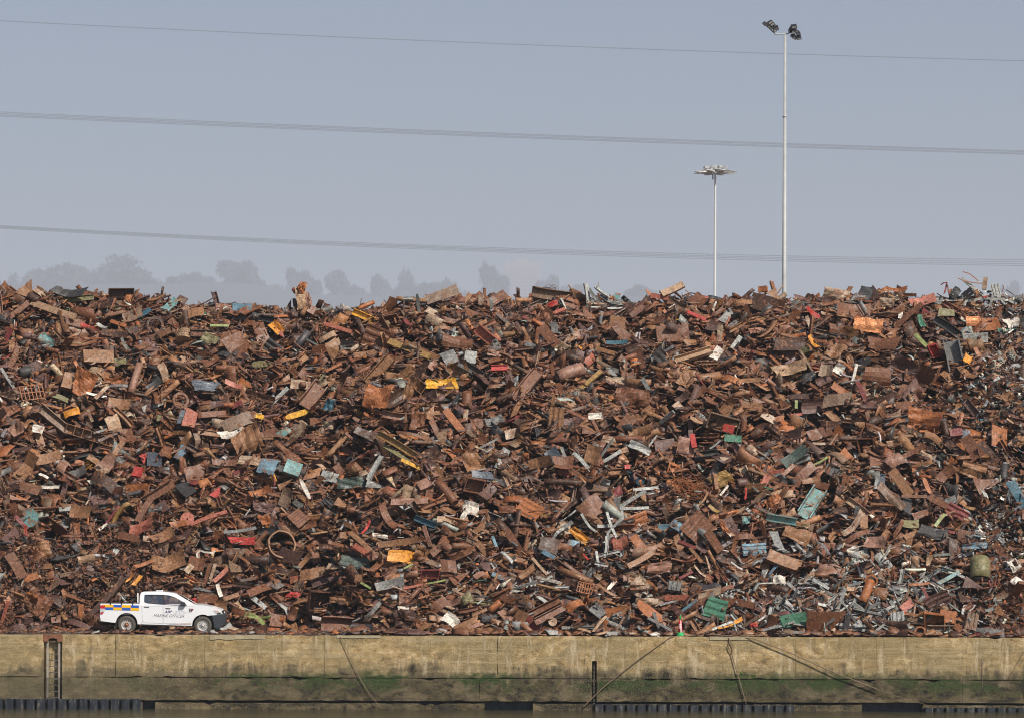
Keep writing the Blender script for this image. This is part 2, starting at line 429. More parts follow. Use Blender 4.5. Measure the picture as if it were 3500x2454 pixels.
# sheet piling
def piling(p0, p1, ztop, lab, nlab):
    e = empty('sheet_piling', (X(p0), 0, 0)); n = max(3, round((p1 - p0) / 35.5)); w = (X(p1) - X(p0)) / n
    for i in range(n):
        r_ = rng.uniform(-.015, .015); rr = .05
        x0, x1 = i * w + .007, (i + 1) * w - .007
        prof = [(x0, .04), (x0 + .05, -.13), (x0 + .09, -.16), (x1 - .09, -.16), (x1 - .05, -.13), (x1, .04)]
        zt = ztop + r_; V = []; F = []
        for z_, ins in ((-4.2, 0), (zt - .05, 0), (zt - .015, .02), (zt, .05)):
            for q, (a, b) in enumerate(prof):
                cxm = (x0 + x1) / 2
                V.append((a + (cxm - a) * ins * 2, b, z_))
        for l in range(3):
            for q in range(5): F.append((l * 6 + q, l * 6 + q + 1, l * 6 + q + 7, l * 6 + q + 6))
        F.append(tuple(18 + q for q in range(6)))
        o = mesh_obj('pile', V, F, M_PILE, e)
    tag(e, lab, 'sheet piling', 'steel sheet piling at the waterline')
piling(-420, 484, Z(2392), 'row of blue grey steel sheet piles under the ladder at far left', 0)
piling(2029, 2717, Z(2405), 'row of blue grey steel sheet piles between the chain slot and the dark opening', 0)
piling(3157, 3900, Z(2411), 'row of worn barnacled sheet piles at the far right waterline', 0)

# ladder
ld = empty('ladder', (X(182), .14, 0)); tag(ld, 'pale metal ladder in the dark recess at the left of the quay wall', 'ladder')
M_LAD = plain('pale_ladder', (.33, .30, .25), .6, .1, .25, 8); M_LADR = plain('slimy_ladder', (.16, .14, .12), .7, 0, .3, 8)
for s, zb in ((-1, 0), (1, 0)):
    xx = s * .245
    MB().box(xx - .042, xx + .042, -.09, -.02, Z(2320), Z(2192)).build('rail', M_LAD, ld, bevel=.006)
    MB().box(xx - .034, xx + .034, -.088, -.022, -3.1, Z(2320) - .003).build('rail', M_LADR, ld, label='lower ladder rail, dark with slime')
for k in range(11):
    z_ = Z(2198) - k * .262
    MB().tube([(-.245, -.055, z_), (.245, -.055, z_)], .011, 8).build('rung', M_LADR if k not in (0, 6) else M_LAD, ld, True)
rc = empty('ladder_lintel', (X(181), -.02, 0)); tag(rc, 'rusty steel lintel with an arched notch above the quay ladder', 'lintel')
M_RUSTL = plain('rusty_lintel', (.20, .085, .045), .8, 0, .35, 6)
aw = (X(212) - X(150)) / 2 + .03
arch = [(-.19, -.31)] + [(-.19 + .38 * i / 8, -.21 + .05 * math.sin(math.pi * i / 8)) for i in range(9)] + [(.19, -.31)]
MB().slab([[(-aw, .003), (-aw, -.31)] + arch + [(aw, -.31), (aw, .003)]], 0, .3).build('lintel_plate', M_RUSTL, rc)
MB().box(-aw, aw, .3, .6, -.2, -.02).build('lintel_backing', M_RUSTL, rc)

# chain in its slot and a chain further right
def chain(px, y0, y1, lab, yoff, ring=None, s=1.0):
    e = empty('mooring_chain', (X(px), yoff, 0)); z = Z(y0, px); zb = Z(y1, px); k = 0; L = .085 * s
    mb = MB()
    while z > zb:
        c = Vector((0, 0, z)); pts = []
        for i in range(13):
            q = 2 * math.pi * i / 12; a, b = .026 * s * math.cos(q), L * .62 * math.sin(q)
            pts.append(c + (Vector((a, 0, b)) if k % 2 else Vector((0, a, b))))
        mb.tube(pts, .009 * s, 5, False); z -= L; k += 1
    mb.build('chain_links', plain('chain_steel', (.22, .19, .15), .6, .3, .3, 15), e, True)
    if ring:
        pts = [(.055 * math.cos(q) * 1.0, -.03, Z(ring) + .055 * math.sin(q)) for q in np.linspace(0, 2 * math.pi, 17)]
        MB().tube(pts, .012, 6, False).build('ring', plain('ring_steel', (.3, .26, .2), .5, .3), e, True)
    tag(e, lab, 'chain'); return e
chain(2031, 2275, 2412, 'rusty chain with a ring hanging in the vertical slot', .1, 2325)
chain(3357, 2262, 2350, 'thin chain hanging from an eye on the right of the quay wall', -.03, 2258, .7)

# ropes
def rope(pts, r, lab, y=-.06, loop=None):
    P = []
    for i in range(len(pts) - 1):
        a, b = pts[i], pts[i + 1]
        for k in range(6):
            q = k / 6; P.append((a[0] + (b[0] - a[0]) * q, a[1] + (b[1] - a[1]) * q, a[2] + (b[2] - a[2]) * q if len(a) > 2 else y))
    e = pts[-1]; P.append((e[0], e[1], e[2] if len(e) > 2 else y))
    r *= .85
    Q = [W(a, b + rng.uniform(-.6, .6), c) for a, b, c in P]
    mb = MB().tube(Q, r, 7)
    if loop:
        for sx in (-1, 1):
            mb.tube([W(loop[0] + sx * loop[2] * math.sin(math.pi * q) + (loop[3] * q), loop[1] + q * loop[4], y) for q in np.linspace(0, 1, 13)], r, 6)
    o = mb.build('mooring_rope', M_ROPE, None, True); tag(o, lab, 'rope', 'old ropes hanging down the quay wall')
rope([(1120, 2168, .6), (1150, 2170, .2), (1166, 2178, -.08), (1185, 2220, -.09), (1233, 2322, -.09), (1262, 2368, -.1), (1303, 2420, -.12)], .016, 'slack rope running down the wall right of the paler coping slabs')
rope([(2415, 2166, .6), (2290, 2177, -.05), (2170, 2262, -.1), (2060, 2350, -.14), (1990, 2418, -.18)], .024, 'straight rope slanting down left from below the traffic cone')
rope([(2490, 2178, -.04), (2495, 2190, -.07)], .024, 'rope with an eye splice hanging right of the traffic cone', -.08, (2495, 2190, 8, 6, 42))
rope([(2501, 2232, -.08), (2520, 2300, -.09), (2551, 2406, -.1)], .022, 'lower length of the eye spliced rope reaching the sheet piles', -.08)
rope([(2380, 2166, .7), (2500, 2172, .1), (2580, 2183, -.1), (2700, 2230, -.13), (2850, 2297, -.16), (3000, 2355, -.16)], .026, 'long taut pale rope slanting down right across the wall')
rope([(3000, 2357, -.16), (3090, 2385, -.16), (3180, 2412, -.18)], .009, 'thin dark rope tail continuing down to the waterline')
rope([(3520, 2195, -.1), (3480, 2262, -.15), (3445, 2325, -.15)], .013, 'thin rope slanting down at the right edge of the photo')
rope([(2380, 2160, .9), (2400, 2168, .75), (2430, 2158, .8), (2450, 2168, .7), (2490, 2164, .8), (2540, 2172, .3), (2620, 2170, .5)], .028, 'coiled dark rope lying on the deck edge beside the cone')
rope([(1085, 2166, .5), (1105, 2160, .5), (1120, 2168, .5), (1105, 2172, .4), (1088, 2166, .4)], .02, 'small rope loop lying on the deck at the top of the slack rope')

# ------------------------------------------------------------------ overhead wires
def wire(y0, y1, y2, Y, lab, r=.026):
    P = []
    for i in range(41):
        px = -900 + 5300 * i / 40; t_ = px / 1750
        py = y0 * (t_ - 1) * (t_ - 2) / 2 - y1 * t_ * (t_ - 2) + y2 * t_ * (t_ - 1) / 2
        P.append(W(px, py, Y))
    tag(MB().tube(P, r, 6).build('overhead_wire', M_CABLE, None, True), lab, 'power line', 'overhead wires crossing the sky')
wire(72, 152, 209, 260, 'single thin overhead wire highest in the sky', .03)
for k, (a, b, c, n_) in enumerate(((384, 458, 517, 'topmost'), (389, 462, 520, 'second'), (394, 467, 525, 'third'), (398, 471, 528, 'lowest'))):
    wire(a, b, c, 262 + k * 2, n_ + ' overhead wire of the middle bundle across the sky')
for k, (a, b, c, n_) in enumerate(((772, 850, 889, 'topmost'), (775, 855, 896, 'second'), (778, 859, 903, 'third'), (781, 864, 909, 'lowest'))):
    wire(a, b, c, 262 + k * 2, n_ + ' overhead wire of the bottom bundle just above the hazy trees', .026)

# ------------------------------------------------------------------ floodlight masts
Yp = 60.0; P = W(2680, 1100, Yp); sc = (Yp + D) / FP
mast = empty('floodlight_mast', (P.x, Yp, 0)); tag(mast, 'tall galvanised mast with two black floodlight clusters', 'floodlight mast')
ht = W(2677, 120, Yp).z; lean = W(2677, 120, Yp).x - P.x
MB().lathe([(.34, 0), (.34, .05), (.165, .1), (.14, ht * .5), (.095, ht * .86), (.085, ht * .86), (.075, ht)], 20).build('pole', M_GALV, mast, True)
MB().lathe([(.10, ht * .86), (.125, ht * .86 + .02), (.125, ht * .86 + .1), (.10, ht * .86 + .12)], 16).build('joint_collar', M_GALV, mast, True)
MB().tube([(W(2646, 121, Yp).x - P.x, -.05, ht + .02), (0, 0, ht + .05), (W(2697, 117, Yp).x - P.x, -.05, ht + .06)], .035, 8).build('crossarm', M_GALV, mast)
def lamp_rack(cx, cy, ax, ay, cells, rot):
    """rows of floodlights along an axis in the plane of the crossarm"""
    base = W(cx, cy, Yp); o = Vector((base.x - P.x, 0, base.z))
    tipp = W(cx + ax, cy + ay, Yp); tip = Vector((tipp.x - P.x, 0, tipp.z))
    MB().tube([o, tip], .035, 6).build('lamp_bracket', M_LAMP, mast)
    for (u_, v_, a_, w_, h_) in cells:
        c = W(u_, v_, Yp); c = Vector((c.x - P.x, rng.uniform(-.35, .1), c.z))
        w_, h_ = w_ * sc, h_ * sc
        mt = Matrix.Translation(c) @ Matrix.Rotation(R(-a_), 4, 'Y') @ Matrix.Rotation(R(rng.uniform(15, 40)), 4, 'X')
        b = MB().slab([[(-w_ / 2, -h_ / 2), (w_ / 2, -h_ / 2), (w_ / 2 * .86, h_ / 2), (-w_ / 2 * .86, h_ / 2)]], -.09, .14)
        b.V = [tuple(mt @ Vector(v)) for v in b.V]; hd = b.build('floodlight', M_LAMP, mast, bevel=.012)
        g_ = MB().slab([[(-w_ * .38, -h_ * .33), (w_ * .38, -h_ * .33), (w_ * .34, h_ * .3), (-w_ * .34, h_ * .3)]], -.1, -.093)
        g_.V = [tuple(mt @ Vector(v)) for v in g_.V]; g_.build('lens', M_LENS, hd)
lamp_rack(2650, 117, -38, -34, [(2652, 98, 12, 19, 14), (2644, 91, 25, 18, 10), (2639, 85, 25, 18, 9), (2632, 79, 28, 18, 9), (2648, 106, 5, 12, 8), (2634, 98, -40, 14, 9), (2628, 93, -40, 13, 9), (2620, 88, -40, 13, 9), (2613, 82, -40, 14, 9)], 0)
lamp_rack(2700, 100, 28, 34, [(2712, 95, 8, 22, 12), (2703, 99, -30, 13, 9), (2724, 109, 0, 14, 9), (2700, 108, -80, 12, 8), (2728, 118, 2, 15, 8), (2731, 126, 4, 15, 8), (2730, 134, 8, 17, 8), (2712, 113, -20, 15, 10), (2708, 124, -12, 13, 8), (2715, 132, -25, 15, 9), (2716, 104, -10, 16, 9)], 0)
Yq = 130.0; P2 = W(2443, 1100, Yq); h2 = W(2443, 588, Yq).z; s2 = (Yq + D) / FP
mast2 = empty('lamp_mast', (P2.x, Yq, 0)); tag(mast2, 'shorter white mast with a ring of flat white lamps', 'lamp mast')
MB().lathe([(.3, 0), (.12, .3), (.11, h2 * .5), (.075, h2), (.05, h2 + .5)], 18).build('pole', M_WHITEPOLE, mast2, True)
MB().lathe([(.16, h2 + .05), (.2, h2 + .1), (.2, h2 + .42), (.1, h2 + .52)], 14).build('head_frame', M_GALV, mast2)
MB().box(-.24, -.14, -.05, .05, h2 - .62, h2 + .1).build('winch_bracket', plain('dark_grey_steel', (.2, .22, .24), .6), mast2)
for k in range(8):
    a = math.pi * 2 * (k + .5) / 8; ca, sa = math.cos(a), math.sin(a); b = MB()
    pr = [(.25, .06), (.25, .20), (.7, .25), (1.1, .20), (1.78, .05), (1.74, .02), (.9, .0)]
    V_ = []
    for sgn, wd in ((-1, 1), (1, 1)):
        for r__, z__ in pr:
            wv = .30 if .5 < r__ < 1.5 else .16
            V_.append((ca * r__ - sa * wv * sgn, sa * r__ + ca * wv * sgn, h2 + z__ - .12))
    n_ = len(pr); F_ = [tuple(range(n_))[::-1], tuple(range(n_, 2 * n_))] + [(i, (i + 1) % n_, (i + 1) % n_ + n_, i + n_) for i in range(n_)]
    lu = b.add(V_, F_).build('luminaire', M_WHITEPOLE, mast2, bevel=.02)
    bb = MB().box(-.2, .2, -.12, .12, -.04, .13); mt = Matrix.Translation((ca * .78, sa * .78, h2 + .26)) @ Matrix.Rotation(a, 4, 'Z')
    bb.V = [tuple(mt @ Vector(v)) for v in bb.V]; bb.build('gear_box', M_GALV, lu, bevel=.02)
# ------------------------------------------------------------------ the scrap heap
YC = 19.0
CREST = [(-900, 1010), (0, 1012), (90, 1012), (200, 1022), (300, 1022), (420, 1022), (540, 1038), (640, 1062), (740, 1045), (860, 1068), (1000, 1075), (1120, 1072), (1230, 1062),
         (1330, 1052), (1400, 1035), (1500, 1020), (1640, 1022), (1760, 1035), (1850, 1020), (2000, 1018), (2100, 1030), (2200, 1038), (2300, 1010), (2420, 1020),
         (2600, 1012), (2700, 1030), (2800, 1015), (2950, 1002), (3080, 1005), (3180, 1020), (3250, 1008), (3380, 1008), (3520, 1015), (4400, 1010)]
cpx = np.array([c[0] for c in CREST], float); cpy = np.array([c[1] for c in CREST], float)
def crest_py(px): return np.interp(px, cpx, cpy)
def Hc(x):
    px = x / (YC + D) * FP + 1750
    return ZC + (YC + D) / FP * (HOR - crest_py(px) - 12) - x * math.tan(ROLL)
def toe(x):
    return np.interp(x, [-60, -22, -20.5, -8.5, -6.5, -3, 30, 60], [2.2, 2.2, 5.6, 5.6, 2.0, .9, .9, .9])
def hgt(x, y):
    x = np.asarray(x, float); y = np.asarray(y, float)
    y0 = toe(x); t = np.clip((y - y0) / (YC - y0), 0, 1); H = Hc(x)
    z = H * (1 - (1 - t) ** 1.12)
    b = .38 * np.sin(x * .9 + 1.3 * np.sin(y * .5)) + .3 * np.sin(x * .41 - y * .8 + 2) + .22 * np.sin(x * 1.7 + y * 1.1)
    b2 = .17 * np.sin(x * 3.1 + 2.2 * np.sin(y * 1.7)) * np.sin(y * 2.7 + 1.5 * np.sin(x * 1.3)) + .12 * np.sin(x * 5.3 - y * 4.1)
    z = z + (b * 1.1 + b2) * np.sin(np.clip(t, 0, 1) * math.pi)
    back = np.clip(y - YC, 0, None)
    z = np.where(y > YC, H - .02 * back - np.clip(back - 11, 0, None) * .9, z)
    z = np.where(y < y0, -0.3, z)
    ex = np.clip(np.abs(x) - 33, 0, None)
    return np.maximum(z - ex * 1.3, -.4)
def hnormal(x, y):
    e = .3
    dx = (hgt(x + e, y) - hgt(x - e, y)) / (2 * e); dy = (hgt(x, y + e) - hgt(x, y - e)) / (2 * e)
    n = np.stack([-dx, -dy, np.ones_like(dx)], -1); return n / np.linalg.norm(n, axis=-1, keepdims=True)
def hit(px, py):
    """where the view ray through a photo pixel meets the heap"""
    ys = np.arange(.3, YC + 3, .06); k = ys + D
    u, v = (px - 1750) / FP, -(py - HOR) / FP
    x = k * (u * RX[0] + v * UX[0]); z = ZC + k * (u * RX[2] + v * UX[2])
    i = np.nonzero(z <= hgt(x, ys))[0]
    j = i[0] if len(i) else np.argmin(np.abs(ys - YC - .2))
    return np.array((x[j], ys[j], z[j]))

# core mass
xs = np.arange(-62, 62.1, .8); ys = np.concatenate([np.arange(.6, 24, .5), np.arange(24, 52, 2)])
GX, GY = np.meshgrid(xs, ys); GZ = hgt(GX, GY)
nn_ = hnormal(GX, GY); jit = nr.uniform(-.15, .15, GX.shape)
V = np.stack([GX, GY + .8, GZ - .85 + jit], -1).reshape(-1, 3); V[:, 2] = np.maximum(V[:, 2], -.2)
nx_ = len(xs); F = [(j * nx_ + i, j * nx_ + i + 1, (j + 1) * nx_ + i + 1, (j + 1) * nx_ + i) for j in range(len(ys) - 1) for i in range(nx_ - 1)]
core = mesh_obj('scrap_heap_core', V, F, plain('gap_shade_scrap', (.03, .019, .015), .9, 0, .6, 3))  # base colour darkened to put shade into the gaps between pieces
tag(core, 'compacted rusty scrap inside the heap, coloured dark as shade in the gaps', kind='stuff')

# ---- piece shapes: local x = length, y = width, z = face normal; unit sizes given in metres
def grid_piece(L, Wd, t, nx, ny, r, bend=0., bend2=0., fold=0., crum=0., corr=0, jag=.06, tilt=0., fn=None):
    V = []; F = []
    ca, cb = r.uniform(-.12, .12, 2); ph = r.uniform(0, 6.28, 6); fr = [(q_ * math.cos(a_), q_ * math.sin(a_)) for q_, a_ in zip(r.uniform((4, 5, 8, 12), (8, 10, 14, 20)), r.uniform(0, 3.14, 4))]; fc = r.uniform(-.25, .25); fd = r.uniform(-.5, .5)
    cor = [(r.uniform(-jag, jag) * 1.6, r.uniform(-jag, jag) * 1.6) for _ in range(4)]
    edge = r.uniform(-jag, jag, (4, max(nx, ny) + 1)) * .5
    for j in range(ny + 1):
        for i in range(nx + 1):
            u, v = i / nx, j / ny
            x, y = u - .5, v - .5
            w4 = ((1 - u) * (1 - v), u * (1 - v), (1 - u) * v, u * v)
            x += sum(w * c[0] for w, c in zip(w4, cor)); y += sum(w * c[1] for w, c in zip(w4, cor))
            if j == 0: y += edge[0][i]
            if j == ny: y += edge[1][i]
            if i == 0: x += edge[2][j] * .6
            if i == nx: x += edge[3][j] * .6
            if fn: x, y = fn(x, y)
            z = bend * (4 * x * x - .5) * .5 * L + bend2 * (4 * y * y - .5) * .5 * Wd
            if fold: z += max(0, (x + fd * y * Wd / L - fc)) * fold * L
            if crum:
                for (fx, fy), p_, w_ in zip(fr, ph, (1.2, 1., .7, .5)): z += crum * w_ * (1.6 * abs(math.sin((fx * x + fy * y) * .5 + p_)) - 1)
            if corr: z += .02 * (1 if int((y + .5) * corr * 2 + .01) % 2 else -1)
            V.append((x * L, y * Wd, z))
    n = len(V)
    V = V + [(a, b, c - t) for a, b, c in V]
    for j in range(ny):
        for i in range(nx):
            a = j * (nx + 1) + i; q = (a, a + 1, a + nx + 2, a + nx + 1)
            F.append(q); F.append(tuple(k + n for k in q[::-1]))
    bd = [i for i in range(nx + 1)] + [j * (nx + 1) + nx for j in range(1, ny + 1)] + [ny * (nx + 1) + i for i in range(nx - 1, -1, -1)] + [j * (nx + 1) for j in range(ny - 1, 0, -1)]
    for k in range(len(bd)):
        a, b = bd[k], bd[(k + 1) % len(bd)]; F.append((b, a, a + n, b + n))
    return V, F

def sweep(profile, L, ns, r, bend=0., kink=0., sag=0., twist=0.):
    """closed profile (y,z) swept along x"""
    V = []; F = []; m_ = len(profile); kp = r.uniform(.3, .7)
    for i in range(ns + 1):
        u = i / ns; x = (u - .5) * L; dy = bend * L * (4 * (u - .5) ** 2 - .5) * .5 + (max(0, u - kp) * kink * L)
        dz = sag * L * (4 * (u - .5) ** 2 - .5) * .5; q = twist * (u - .5); c_, s_ = math.cos(q), math.sin(q)
        ex = r.uniform(-.02, .02) * L if i in (0, ns) else 0
        for a, b in profile: V.append((x + ex, a * c_ - b * s_ + dy, a * s_ + b * c_ + dz))
    for i in range(ns):
        for j in range(m_):
            k = (j + 1) % m_; F.append((i * m_ + j, i * m_ + k, (i + 1) * m_ + k, (i + 1) * m_ + j))
    F.append(tuple(range(m_))[::-1]); F.append(tuple(ns * m_ + j for j in range(m_)))
    return V, F

def prof(kind, w, h, t):
    a, b = w / 2, h / 2
    if kind == 'L': return [(-a, -b), (a, -b), (a, -b + t), (-a + t, -b + t), (-a + t, b), (-a, b)]
    if kind == 'U': return [(-a, b), (-a, -b), (a, -b), (a, b), (a - t, b), (a - t, -b + t), (-a + t, -b + t), (-a + t, b)]
    if kind == 'I':
        k = t / 2
        return [(-a, -b), (-a + t, -b), (-a + t, -k), (a - t, -k), (a - t, -b), (a, -b), (a, b), (a - t, b), (a - t, k), (-a + t, k), (-a + t, b), (-a, b)]
    return [(-a, -b), (a, -b), (a, b), (-a, b)]

def pipe(L, rad, n, r, bend=0., thick=.02, squash=1., ns=4):
    V = []; F = []
    for i in range(ns + 1):
        u = i / ns; x = (u - .5) * L; dy = bend * L * (4 * (u - .5) ** 2 - .5) * .5
        sq = squash if i in (0,) else 1
        for rr in (rad, max(rad - thick, rad * .5)):
            for j in range(n):
                q = 2 * math.pi * j / n; V.append((x, dy + rr * math.cos(q), rr * math.sin(q) * sq))
    for i in range(ns):
        for j in range(n):
            k = (j + 1) % n; o = i * 2 * n; p_ = o + 2 * n
            F.append((o + j, o + k, p_ + k, p_ + j)); F.append((o + n + k, o + n + j, p_ + n + j, p_ + n + k))
    for e in (0, ns * 2 * n):
        for j in range(n):
            k = (j + 1) % n; F.append((e + j, e + n + j, e + n + k, e + k) if e == 0 else (e + j, e + k, e + n + k, e + n + j))
    return V, F

def ringdisc(rad, inner, t, n, r, wob=.05):
    V = []; F = []; w = [1 + r.uniform(-wob, wob) for _ in range(n)]
    for z in (t / 2, -t / 2):
        for rr in (rad, inner):
            for j in range(n):
                q = 2 * math.pi * j / n; V.append((rr * math.cos(q) * w[j], rr * math.sin(q) * w[j], z))
    for j in range(n):
        k = (j + 1) % n
        F += [(j, k, n + k, n + j), (2 * n + k, 2 * n + j, 3 * n + j, 3 * n + k), (k, j, 2 * n + j, 2 * n + k), (n + j, n + k, 3 * n + k, 3 * n + j)]
    return V, F

def openbox(L, Wd, H, t, r):
    m_ = MB(); a, b = L / 2, Wd / 2
    m_.box(-a, a, -b, b, -H, -H + t)
    m_.box(-a, -a + t, -b, b, -H + t, 0); m_.box(a - t, a, -b, b, -H + t, 0)
    m_.box(-a + t, a - t, -b, -b + t, -H + t, 0); m_.box(-a + t, a - t, b - t, b, -H + t, 0)
    V = [(x + y * .06 + .05 * z * math.sin(9 * y), y + .04 * L * math.sin(5 * x), z + .03 * math.sin(7 * x + 3 * y)) for x, y, z in m_.V]
    return V, m_.F
def solidbox(L, Wd, H, r):
    V, F = grid_piece(L, Wd, H, 5, 3, r, bend=.03, crum=.012 * L, jag=.03); return V, F
def grille(L, Wd, t, r, n=6, m=2):
    b = MB(); a, c = L / 2, Wd / 2; w = t
    for i in range(n + 1): x = -a + i * L / n; b.box(x - w / 2, x + w / 2, -c, c, -w, 0)
    for j in range(m + 1): y = -c + j * Wd / m; b.box(-a, a, y - w / 2, y + w / 2, -w * .9, w * .1)
    return b.V, b.F
def lump(L, Wd, r, H=None):
    """crushed ball of sheet metal"""
    H = H or min(L, Wd) * .7; V = []; F = []; nu, nv = 14, 9; ph = r.uniform(0, 6.28, 8)
    for j in range(nv + 1):
        for i in range(nu):
            q = 2 * math.pi * i / nu; p_ = math.pi * j / nv - math.pi / 2
            d = 1 + .22 * math.sin(3 * q + ph[0] + 4 * p_) + .17 * math.sin(5 * q - 6 * p_ + ph[1]) + .14 * math.sin(9 * q + 7 * p_ + ph[2]) + r.uniform(-.12, .12)
            V.append((L / 2 * d * math.cos(p_) * math.cos(q), Wd / 2 * d * math.cos(p_) * math.sin(q), H / 2 * d * math.sin(p_)))
    for j in range(nv):
        for i in range(nu):
            k = (i + 1) % nu; F.append((j * nu + i, j * nu + k, (j + 1) * nu + k, (j + 1) * nu + i))
    return V, F
def tangle(L, Wd, r, n=26, rad=.012):
    b = MB()
    for _ in range(n):
        c = np.array((r.uniform(-.28, .28) * L, r.uniform(-.25, .25) * Wd, r.uniform(-.1, .12))); q0 = r.uniform(0, 6.28); rr = r.uniform(.12, .32) * Wd * 1.3
        pts = []; ax = r.uniform(-.5, .5, 2)
        for k in range(11):
            q = q0 + k * r.uniform(.35, .6); pts.append(c + np.array((math.cos(q) * rr * r.uniform(.8, 1.3) * 1.4, math.sin(q) * rr, (math.cos(q) * ax[0] + math.sin(q) * ax[1]) * rr)))
        b.tube(pts, rad, 4)
    return b.V, b.F
def polybar(pts, w, t):
    """flat bar following a polyline in the x,y plane"""
    b = MB(); P = [Vector((p[0], p[1], p[2] if len(p) > 2 else 0)) for p in pts]
    V = []; F = []
    for i, p in enumerate(P):
        d = (P[min(i + 1, len(P) - 1)] - P[max(i - 1, 0)]).normalized(); s = Vector((-d.y, d.x, 0)) * w / 2
        for q, z in ((s, 0), (-s, 0), (-s, -t), (s, -t)): V.append(p + q + Vector((0, 0, z)))
    for i in range(len(P) - 1):
        for j in range(4): k = (j + 1) % 4; F.append((i * 4 + j, i * 4 + k, (i + 1) * 4 + k, (i + 1) * 4 + j))
    F.append((3, 2, 1, 0)); n = (len(P) - 1) * 4; F.append((n, n + 1, n + 2, n + 3)); return V, F

def shape(kind, L, Wd, r):
    if kind == 'p': return grid_piece(L, Wd, .025, 4, 3, r, bend=r.uniform(-.2, .2), fold=r.choice([0, .35, -.45]), crum=.012 * Wd, jag=.07)
    if kind == 'c': return grid_piece(L, Wd, .02, 10, 7, r, bend=r.uniform(-.35, .35), bend2=r.uniform(-.4, .4), fold=r.uniform(-.6, .6), crum=.085 * min(L, Wd), jag=.07)
    if kind == 'f': return grid_piece(L, Wd, .025, 5, 4, r, bend2=r.uniform(-.5, .5), fold=r.choice([-.8, .7, .5]), crum=.01 * Wd, jag=.06)
    if kind == 'k': return grid_piece(L, Wd, .02, 3, 12, r, bend=r.uniform(-.1, .1), corr=3, jag=.03)
    if kind == 's': return grid_piece(L, Wd, .02, 8, 1, r, bend=r.choice([-.35, .3, .15, -.15]), crum=.01 * L, jag=.04)
    if kind == 'o': return grid_piece(L, Wd, .03, 8, 4, r, bend=.06, jag=.0, fn=lambda x, y: (x, y * math.sqrt(max(.04, 1 - (1.9 * x) ** 4))))
    if kind == 'v': return grid_piece(L, Wd, .025, 5, 3, r, bend=.1, crum=.01 * L, jag=.03, fn=lambda x, y: (x, y * (.52 - x) * 1.05))
    if kind == 'a': return sweep(prof('L', Wd, Wd * .8, max(.014, Wd * .09)), L, 5, r, bend=r.uniform(-.08, .08), kink=r.choice([0, 0, .25]), twist=r.uniform(-.3, .3))
    if kind == 'u': return sweep(prof('U', Wd, Wd * .55, max(.014, Wd * .08)), L, 5, r, bend=r.uniform(-.06, .06), sag=r.uniform(-.06, .06), twist=r.uniform(-.2, .2))
    if kind == 'i': return sweep(prof('I', Wd, Wd * .6, max(.014, Wd * .09)), L, 4, r, bend=r.uniform(-.04, .04))
    if kind == 'b': return sweep(prof('B', Wd, max(.04, Wd * .5), 0), L, 5, r, bend=r.uniform(-.05, .05), sag=r.uniform(-.05, .05))
    if kind == 't': return pipe(L, Wd / 2, 14, r, bend=r.uniform(-.06, .06), squash=r.choice([1, .8, .6]))
    if kind == 'x': return openbox(L, Wd, min(L, Wd) * .7, .03, r)
    if kind == 'q': return solidbox(L, Wd, min(L, Wd) * .55, r)
    if kind == 'd': return ringdisc(L / 2, L * .07, .05, 20, r, .03)
    if kind == 'r': return ringdisc(L / 2, L * (.445 if L > 1.0 else .36), max(.08, L * .16), 24, r, .02)
    if kind == 'g': return grille(L, Wd, .035, r)
    if kind == 'z': return lump(L, Wd, r)
    if kind == 'w': return tangle(L, Wd, r)
    if kind == 'n': return pipe(L, Wd / 2, 8, r, bend=r.choice([-.25, .2, .1, 0]), thick=.01, ns=6)
    raise KeyError(kind)
KINDS = {'p': ('scrap_plate', 'metal plate', 'plate'), 'c': ('crumpled_sheet', 'crumpled sheet', 'crumpled sheet'), 'f': ('folded_plate', 'metal plate', 'folded plate'), 'k': ('ribbed_sheet', 'ribbed sheet', 'ribbed sheet'),
         's': ('metal_strip', 'metal strip', 'curved strip'), 'o': ('rounded_plate', 'metal plate', 'rounded plate'), 'v': ('pointed_plate', 'metal plate', 'pointed plate'), 'a': ('angle_bar', 'metal bar', 'angle bar'),
         'u': ('channel_bar', 'metal bar', 'channel bar'), 'i': ('steel_girder', 'girder', 'girder'), 'b': ('flat_bar', 'metal bar', 'flat bar'), 't': ('scrap_pipe', 'pipe', 'pipe'), 'x': ('open_metal_box', 'metal box', 'open box'),
         'q': ('crushed_box', 'metal box', 'crushed box'), 'd': ('metal_disc', 'disc', 'disc'), 'r': ('metal_ring', 'ring', 'ring'), 'g': ('grille', 'grille', 'grille'), 'z': ('crushed_lump', 'crushed lump', 'crushed lump'),
         'w': ('wire_tangle', 'wire', 'wire tangle'), 'n': ('thin_rod', 'rod', 'thin rod')}
